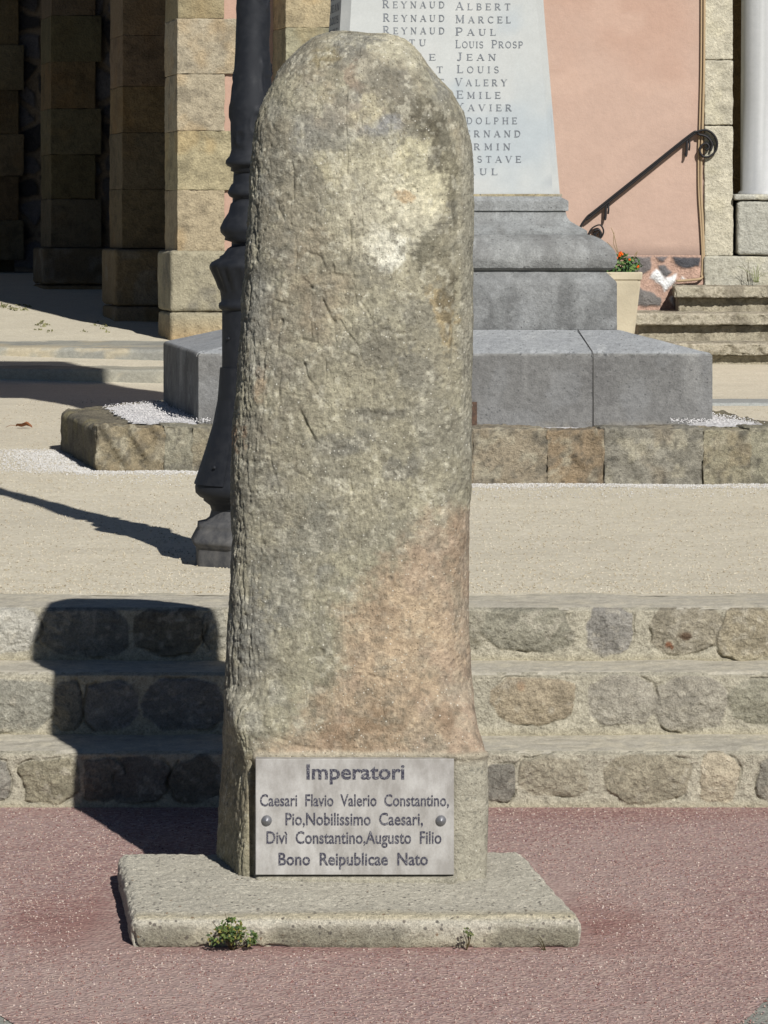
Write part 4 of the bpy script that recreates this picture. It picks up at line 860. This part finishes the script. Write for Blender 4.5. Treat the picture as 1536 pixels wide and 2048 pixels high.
STN = [([(1255,512),(1303,513),(1300,540),(1285,550),(1250,548)],(120,114,112)),([(1310,513),(1336,512),(1326,524),(1316,522)],(118,112,112)),([(1343,514),(1402,516),(1400,532),(1372,536),(1352,528)],(82,82,86)),([(1316,532),(1330,530),(1344,544),(1332,556),(1318,546)],(112,110,110)),
       ([(1298,557),(1312,538),(1330,556),(1322,572)],(238,238,236)),([(1322,572),(1330,556),(1354,548),(1350,562),(1330,582)],(240,240,238)),([(1364,553),(1374,558),(1362,560)],(230,228,222)),([(1338,596),(1348,588),(1348,612),(1342,604)],(222,220,216)),
       ([(1272,574),(1300,584),(1322,596),(1320,612),(1272,612)],(124,120,116)),([(1100,515),(1160,515),(1165,560),(1105,570)],(116,112,110)),([(1180,515),(1235,514),(1230,560),(1185,555)],(124,118,114)),([(1110,590),(1200,580),(1205,640),(1110,645)],(118,114,112)),([(1215,585),(1260,580),(1258,640),(1212,640)],(122,118,114)),([(800,515),(900,515),(890,580),(805,570)],(116,112,110)),([(920,520),(1080,515),(1070,590),(930,580)],(124,118,114))]
for pts, c in STN:
    k, m_ = poly_mask(pts); hh += k * (.010 + .02 * np.clip(m_ / 30, 0, 1)); col = col * (1 - k[:, None]) + (alb(c)[None] * (1 + .16 * fbm(Q, 16, 4, 815)[:, None])) * k[:, None]
Q[:, 1] -= hh; mesh_np('rubble_footing', Q, grid_faces(len(fz), len(fx)), m_far, church, np.clip(col, .01, .85))

def ashlar(name, x_l, d, courses, widths, depth, slope, seed, base_c, plinth=None, front_off=.012, backing=None, zt=10.0):
    """pier of squared stones: left edge x_l at depth d, its left flank running back along slope"""
    B = Parts(); zs = list(courses)
    last = zs[-1]
    while last < zt: last += .43; zs.append(last)
    for i, (z0, z1) in enumerate(zip(zs[:-1], zs[1:])):
        wd = widths[i % len(widths)]; r = random.Random(seed + i); j = r.uniform(-.004, .004); vis = z1 < 3.6
        foot = [(x_l + j, d + j), (x_l + wd, d + j), (x_l + wd - slope * depth, d + depth), (x_l + j - slope * depth, d + depth)]
        br = r.uniform(.9, 1.08); bc = np.array(base_c) * br + np.array([r.uniform(-5, 7), 0, r.uniform(-9, 3)])
        def colf(W, N, bc=bc, s2=seed * 3 + i):
            c = np.tile(alb(bc), (len(W), 1)) * (1 + .14 * fbm(W, 5, 5, s2))[:, None]
            c = mixc(c, alb(bc * .66), .5 * smooth(.05, .35, fbm(W * np.array([1, 1, 1.3]), 7, 6, s2 + 1, .6))); c = mixc(c, alb(bc * np.array([1.06, .97, .84])), .4 * smooth(.08, .4, fbm(W, 3.5, 5, s2 + 2)))
            return np.clip(c, .01, .85)
        V, Fc, K = rbox(foot, z0 + .0015, z1 - .0015, .022 if vis else .2, .005, .005, 7, .004, seed * 5 + i, lambda W, N: .006 * fbm(W, 16, 3, 3), colf)
        B.add(V, Fc, K)
    if plinth:
        ex, dz0, dz1, cut = plinth
        for (za, zb) in ((dz0, cut), (cut, dz1)):
            if zb - za < .03: continue
            foot = [(x_l - ex, d - ex * 1.2), (x_l + widths[0] + ex, d - ex * 1.2), (x_l + widths[0] + ex - slope * depth, d + depth), (x_l - ex - slope * (depth + .05), d + depth)]
            V, Fc, K = rbox(foot, za + .004, zb - .004, .025, .03, .010, 6, .004, seed * 9, None, lambda W, N: np.clip(mixc(mixc(np.tile(alb(np.array(base_c) * .98), (len(W), 1)) * (1 + .14 * fbm(W, 5, 5, seed))[:, None], alb((120, 116, 106)), .6 * smooth(.0, .35, fbm(W, 5, 4, seed + 1))), alb((190, 154, 100)), .6 * smooth(dz0 + .35, dz0, W[:, 2])), .01, .85))
            B.add(V, Fc, K)
    return B.build(name, m_far, church)
zc = lambda ys, d: [Z(y, d) for y in ys]
ST = (168, 160, 136)
ashlar('corner_pier', X(355, 28.3), 28.3, zc([503, 380, 262, 148, 37, -75, -190], 28.3), [.37, .53, .37, .53, .37, .53], .62, .22, 11, ST, (.05, .6, Z(501, 28.25), Z(624, 28.25)))
mm = alb((214, 152, 126))
slab('pointing_mortar', m_plain, [(X(355, 28.3) + .02, 28.335), (-.95, 28.335), (-.95, 28.8), (X(355, 28.3) - .09, 28.8)], 1.2, 10, .1, (194, 156, 136), 803)
ashlar('front_buttress', X(571, 27.9), 27.9, zc([760, 640, 520, 405, 292, 172, 55, -60, -170], 27.9), [.5, .56], .50, .26, 21, ST)
ashlar('side_buttress', X(245, 30.95), 30.95, zc([497, 378, 265, 172, 70, -40, -150], 30.95), [.95], .75, .22, 31, (112, 100, 78), (.06, .6, Z(497, 30.9), Z(612, 30.9)))  # side stone coloured darker than the front piers to deepen the shade
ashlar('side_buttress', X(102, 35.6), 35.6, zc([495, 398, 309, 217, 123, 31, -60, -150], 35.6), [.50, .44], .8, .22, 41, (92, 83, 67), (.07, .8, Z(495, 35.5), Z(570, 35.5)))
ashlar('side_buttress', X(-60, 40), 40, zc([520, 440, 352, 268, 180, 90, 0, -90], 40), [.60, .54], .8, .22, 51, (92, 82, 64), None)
# rubble walling between the side buttresses, dark stones in lime mortar
def rubble(name, x0, x1, y, z0, z1, seed):
    gx, gq = np.meshgrid(np.linspace(x0, x1, 90), np.linspace(z0, z1, 200)); Q = np.stack([gx.ravel(), np.full(gx.size, y), gq.ravel()], 1); r = np.random.default_rng(seed)
    cx = []; 
    for zi in np.arange(z0, z1, .26):
        for xi in np.arange(x0, x1, .30): cx.append((xi + r.uniform(0, .25), zi + r.uniform(0, .18)))
    cx = np.array(cx); wv = np.stack([Q[:, 0] + .05 * fbm(Q, 4, 3, seed), (Q[:, 2] + .05 * fbm(Q, 4, 3, seed + 1)) * 1.1], 1); dd = np.sort(np.hypot(wv[:, None, 0] - cx[None, :, 0], wv[:, None, 1] - cx[None, :, 1] * 1.1), axis=1)[:, :2]; k = smooth(.03, .08, dd[:, 1] - dd[:, 0])
    idx = np.argmin(np.hypot(wv[:, None, 0] - cx[None, :, 0], wv[:, None, 1] - cx[None, :, 1] * 1.1), axis=1); sh = r.choice([.35, .6, 1.0], len(cx))[idx]
    col = np.tile(alb((116, 104, 88)), (len(Q), 1)); sc = alb((92, 90, 92))[None] * sh[:, None]; col = col * (1 - k[:, None]) + sc * k[:, None]; Q[:, 1] -= .03 * k
    mesh_np(name, Q, grid_faces(200, 90), m_far, church, np.clip(col, .01, .8))
rubble('rubble_wall', X(150, 35.75), X(330, 35.75), 35.72, .8, 4.2, 5); rubble('rubble_wall', X(30, 40.2), X(140, 40.2), 40.15, .9, 4.6, 6)
slab('side_wall', m_far, [(-1.5, 28.95), (4.5, 28.95), (4.5, 41), (-2.9, 41)], .5, 10, .25, (104, 94, 74), 805)  # side and transept walls darkened in colour too, adding to their shade
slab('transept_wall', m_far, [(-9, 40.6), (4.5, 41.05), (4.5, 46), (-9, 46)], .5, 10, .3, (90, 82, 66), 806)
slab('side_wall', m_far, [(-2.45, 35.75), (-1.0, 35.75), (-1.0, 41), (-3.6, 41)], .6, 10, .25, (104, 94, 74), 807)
# doorway: jamb, plinth course, column on its pedestal, door leaf
jc = (198, 191, 170)
def door_stone(name, foot, z0, z1, c, seed, rad=.012, sm=None): return block(name, m_far, church, foot, z0, z1, .02, rad, c, .07, seed, None, sm or [((170, 164, 146), 6, .2, .6, 1), ((208, 200, 172), 5, .1, .4, 2)], amp=.006, ascale=7, fine=.004)
dj = 28.32
for i, (a, b) in enumerate(((512, 252), (250, 121), (119, -60))): door_stone('door_jamb', [(X(1409, dj), dj), (X(1466, dj), dj), (X(1466, dj), dj + .62), (X(1409, dj), dj + .62)], Z(a, dj), Z(b, dj), jc, 821 + i)
door_stone('door_jamb', [(X(1409, dj), dj), (X(1466, dj), dj), (X(1466, dj), dj + .62), (X(1409, dj), dj + .62)], Z(-62, dj), 5.5, jc, 825)
door_stone('door_plinth', rect(X(1408, 28.29), 3.7, 28.29, 28.9), 1.0, Z(512, 28.29), (186, 182, 166), 826, .02, [((150, 146, 130), 7, .0, .6, 1), ((206, 200, 176), 8, .1, .5, 2)])
ped = door_stone('column_pedestal', rect(X(1474, 28.27), 3.35, 28.265, 28.8), Z(511, 28.15), Z(402, 28.15), (178, 176, 164), 827, .03, [((150, 148, 138), 7, .0, .6, 1)])
door_stone('column_pedestal', rect(X(1468, 28.25), 3.38, 28.25, 28.82), Z(400, 28.12), Z(388, 28.12), (184, 182, 170), 828, .02)
cxx, cyy, cr = 3.06, 28.52, .235; V = []
for zq, rr in ((Z(389, 28.2), cr + .02), (Z(384, 28.2), cr + .02), (Z(380, 28.2), cr), (2.6, cr - .002), (5.5, cr - .02)):
    for k in range(48): a = 2 * math.pi * k / 48; V.append((cxx + rr * math.cos(a), cyy + rr * math.sin(a), zq))
V = np.array(V); mesh_np('door_column', V, [tuple(f) for f in grid_faces(5, 48, True)], m_marble, church, lime_col(V, (202, 203, 204), (180, 182, 184), 830, .4, (212, 212, 210)))
slab('door_recess', m_far, rect(X(1466, 28.2), 4.5, 28.84, 28.94), 1.0, 5.5, .1, (150, 128, 92), 831)
slab('door_leaf', m_wood, rect(3.05, 4.4, 28.80, 28.835), 1.12, 4.2, .2, (90, 70, 50), 832)
slab('rendered_wall', m_plain, rect(X(1409, 28.2), 6, 28.3, 28.9), 5.52, 10, .3, pink_c, 833)
slab('rendered_wall', m_plain, rect(3.75, 8, 28.3, 28.9), .4, 5.5, .3, pink_c, 834)
slab('gable_roof', m_far, rect(-2.2, 8.3, 27.7, 46.3), 10.02, 10.3, .6, (150, 96, 70), 835)

# ------------------------------------------------------------------ door steps
ds = thing('door_steps', 'three worn stone steps rising to the church door behind the memorial', 'steps', (2.4, 26.9, .55))
for i, (pl_, d, yb, yt, seed) in enumerate(((1372 - 60, 26.75, 745, 687, 1), (1268, 27.25, 684, 627, 2), (1349, 27.75, 625, 573, 3))):
    x0 = X(pl_, d); z0, z1 = Z(yb, d), Z(yt, d); sm_ = [((122, 114, 98), 7, .0, .6, 1), ((186, 178, 156), 11, .1, .6, 2), ((120, 112, 92), 22, .15, .6, 3)]
    st_ = block('step', m_stone, ds, [(x0 + .05, d + .17), (x0 + 1.1, d + .05), (5.5, d + .05), (5.5, 28.3)] if False else [(x0 + .04, d + .10), (5.5, d + .045), (5.5, 28.3), (x0 + .05, 28.3)], z0 - .1, z1 - .088, .012, .012, (172, 163, 142), .2, 850 + seed, amp=.006, ascale=5, fine=.006, smudge=sm_)
    block('tread', m_stone, st_, [(x0, d), (5.5, d), (5.5, 28.3), (x0 + .03, 28.3)], z1 - .088, z1, .011, .016, (184, 175, 155), .2, 870 + seed, amp=.007, ascale=7, fine=.007,
          extra=lambda W, N: -.02 * smooth(.25, .5, fbm(W, 9, 4, 8)) * smooth(-.1, -.5, N[:, 1]), smudge=sm_)
# handrail on the pink wall
dr = 28.295
rail = thing('handrail', 'black wrought iron handrail with scrolled ends on the pink wall', 'handrail', (X(1300, dr), dr, Z(380, dr)))
p3 = lambda pts: [(X(a, dr), dr, Z(b, dr)) for a, b in pts]
V, Fc = bar(catmull(p3([(1160, 456), (1165, 446), (1176, 432), (1190, 421), (1290, 341), (1378, 271), (1394, 263), (1412, 260), (1426, 268), (1434, 284), (1431, 302), (1418, 313), (1405, 312), (1399, 300), (1404, 290), (1413, 287), (1418, 295), (1411, 301)]), 8), .04, .015)
B = Parts(); B.add(V, Fc); V, Fc = bar(catmull(p3([(1172, 440), (1190, 426), (1290, 346), (1384, 271), (1398, 269), (1414, 274), (1424, 288), (1421, 302)]), 8), .03, .016); B.add(V, Fc); B.build('rail', m_iron, rail)
B = Parts(); V, Fc = bar(catmull(p3([(1181, 476), (1178, 466), (1186, 455), (1200, 450), (1207, 461), (1203, 474), (1194, 478), (1190, 470), (1196, 464)]), 7), .035, .011); B.add(V, Fc)
V, Fc = bar(catmull(p3([(1188, 462), (1196, 459), (1202, 466), (1199, 474)]), 6), .03, .016); B.add(V, Fc); B.build('scroll', m_iron, rail)
V, Fc = tube([(X(1188, dr), dr, Z(468, dr)), (X(1188, dr), 28.36, Z(468, dr))], .008, 6); B = Parts(); B.add(V, Fc); B.build('bracket', m_iron, rail)
for bx_, by_ in ((1212, 414), (1374, 287)):
    B = Parts(); V, Fc = bar(catmull(p3([(bx_, by_ - 6), (bx_ - 1, by_ + 20), (bx_ - 3, by_ + 26)]), 6), .02, .018); B.add(V, Fc)
    V, Fc = tube([(X(bx_ - 2, dr), dr, Z(by_ + 22, dr)), (X(bx_ - 2, dr), dr + .03, Z(by_ + 22, dr)), (X(bx_ - 2, dr), 28.36, Z(by_ + 22, dr))], .009, 6); B.add(V, Fc)
    V, Fc = bar(p3([(bx_ + 5, by_ - 8), (bx_ + 5, by_ + 6), (bx_ + 4, by_ + 14)]), .02, .014); B.add(V, Fc); B.build('bracket', m_iron, rail)
# cable down the edge of the render
cb = Parts(); dc = 28.30
for off, r_ in ((0, .010), (-6, .007)):
    pth = [(X(a + off * k, dc - .01), dc + .045 - .0 * k, Z(b, dc)) for a, b, k in ((1410, -100, 1), (1409, 120, 1), (1406, 250, 1), (1404, 300, 1), (1403, 380, .8), (1406, 440, .7), (1408, 500, .5), (1408, 535, .5), (1406, 553, .5))]
    if off == 0: pth += [(X(1398, dc), dc + .0, Z(558, dc)), (X(1380, dc), dc - .0, Z(560, dc)), (X(1352, dc), dc, Z(562, dc))]
    V, Fc = tube(catmull(pth, 6), r_, 8); V[:, 1] -= .02; cb.add(V, Fc)
tag(cb.build('cable', m_cable), 'brown cable running down the pink wall beside the door jamb', 'cable')
# planter and its flowers
dp = 26.4; sp_ = F / dp
pot = thing('flower_pot', 'square tapered cream planter standing between the memorial and the door steps', 'planter', (X(1222, dp), dp, .54))
cx0 = X(1222, dp); B = Parts(); V = []
pf = [(.115, .54), (.165, Z(661, dp)), (.203, Z(566, dp)), (.203, Z(560, dp)), (.214, Z(558, dp)), (.218, Z(546, dp)), (.214, Z(543.5, dp)), (.198, Z(543.5, dp)), (.194, Z(552, dp)), (.01, Z(553, dp))]
for hw_, z in pf:
    e = hw_ * .12
    for a, b in ((-hw_ + e, -hw_), (hw_ - e, -hw_), (hw_, -hw_ + e), (hw_, hw_ - e), (hw_ - e, hw_), (-hw_ + e, hw_), (-hw_, hw_ - e), (-hw_, -hw_ + e)): V.append((cx0 + a, dp + b, z))
o = mesh_np('pot', np.array(V), [tuple(f) for f in grid_faces(len(pf), 8, True)], m_plain, pot, lime_col(np.array(V), (202, 191, 168), (190, 178, 154), 900, .4, (198, 187, 162)), False)
mg = thing('marigold_plant', 'bushy green marigolds with orange flowers growing in the cream planter', 'plant', (cx0, dp, Z(552, dp)))
r = np.random.default_rng(9); n = 900; q = r.normal(0, 1, (n, 3)); q /= np.linalg.norm(q, axis=1, keepdims=True); q *= r.uniform(.3, 1, (n, 1)) ** .5
p = np.stack([cx0 + .03 + q[:, 0] * .19, dp + q[:, 1] * .17 - .04, Z(534, dp) + q[:, 2] * .095 + .02 * np.sin(q[:, 0] * 9)], 1); ov = (p[:, 2] < Z(546, dp)); p[ov, 1] -= .04
V, Fc = leaf_mesh(p, q + r.normal(0, .5, (n, 3)) + np.array([0, -.3, .4]), r.uniform(.020, .045, n), 4)
kk = np.array([alb(c) for c in ((62, 92, 50), (84, 116, 60), (46, 74, 44), (104, 128, 70))])[r.integers(0, 4, n)]; mesh_np('leaves', V, Fc, m_leaf, mg, np.repeat(kk, 4, axis=0), False)
for fx_, fy_, rr in ((1241, 508, .019), (1232, 516, .015), (1259, 519, .009), (1276, 533, .010)):
    c0 = np.array([X(fx_, dp - .2), dp - .2, Z(fy_, dp - .2)]); n = 40; q = r.normal(0, 1, (n, 3)); q /= np.linalg.norm(q, axis=1, keepdims=True); V, Fc = leaf_mesh(c0 + q * rr * .55, q + r.normal(0, .4, (n, 3)), np.full(n, rr * 1.0), 12); mesh_np('flower', V, Fc, m_petal, mg, None, False)
B = Parts()
for pts in ([(1232, 520), (1226, 498), (1214, 484)], [(1238, 515), (1228, 470), (1222, 455)], [(1268, 525), (1272, 512), (1275, 502)], [(1262, 530), (1270, 510), (1273, 505)], [(1240, 512), (1228, 490), (1228, 465)]):
    V, Fc = tube(catmull([(X(a, dp - .1), dp - .1, Z(b, dp - .1)) for a, b in pts], 6), .0022, 5); B.add(V, Fc, alb((140, 124, 84)))
B.build('stalk', m_leaf, mg)
# weeds at the door and on the gravel
def grassy(name, label, px, py, d, hpx, spread, n, seed, c, cat='weed'):
    r = np.random.default_rng(seed); B = Parts()
    for k in range(n):
        a = r.normal(0, spread); h_ = hpx * r.uniform(.4, 1.0); b0 = px + r.normal(0, spread * .2)
        V, Fc = tube(catmull([(X(b0, d), d, Z(py, d)), (X(b0 + a * .3, d), d - .01, Z(py - h_ * .6, d)), (X(b0 + a, d), d - .02, Z(py - h_, d))], 4), np.linspace(.0025, .001, 9), 4); B.add(V, Fc, alb(c) * r.uniform(.7, 1.2))
    return tag(B.build(name, m_leaf), label, cat)
grassy('door_weed', 'wispy green weed growing on the landing below the column pedestal', 1512, 565, 28.2, 40, 13, 12, 3, (150, 156, 112))
grassy('joint_weed', 'dry upright weed rooted in the cracked plinth left of the wispy one', 1497, 563, 28.2, 50, 8, 4, 4, (112, 106, 84))
gw = Parts(); r = np.random.default_rng(21)
for k in range(46):
    px, py = (r.uniform(0, 60), r.uniform(608, 622)) if k < 24 else (r.choice([70, 90, 62, 75, 150, 170, 190, 213]) + r.normal(0, 6), r.choice([648, 652, 656, 662]) + r.normal(0, 3)); y = 26.9
    ysc = np.linspace(28.2, 40, 400); y = float(ysc[np.argmin(np.abs(PY(gz(X(px, ysc), ysc), ysc) - py))]); b = np.array([X(px, y), y, float(gz(X(px, y), y))]); n = 6; V, Fc = leaf_mesh(np.repeat(b[None], n, 0) + r.normal(0, .012, (n, 3)) * np.array([1, 1, .3]), r.normal(0, .5, (n, 3)) + np.array([0, -.6, .8]), r.uniform(.02, .035, n), k); gw.add(V, Fc, alb((126, 124, 84)) * r.uniform(.6, 1.1))
gw.build('ground_weeds', m_leaf, None, False)['kind'] = 'stuff'
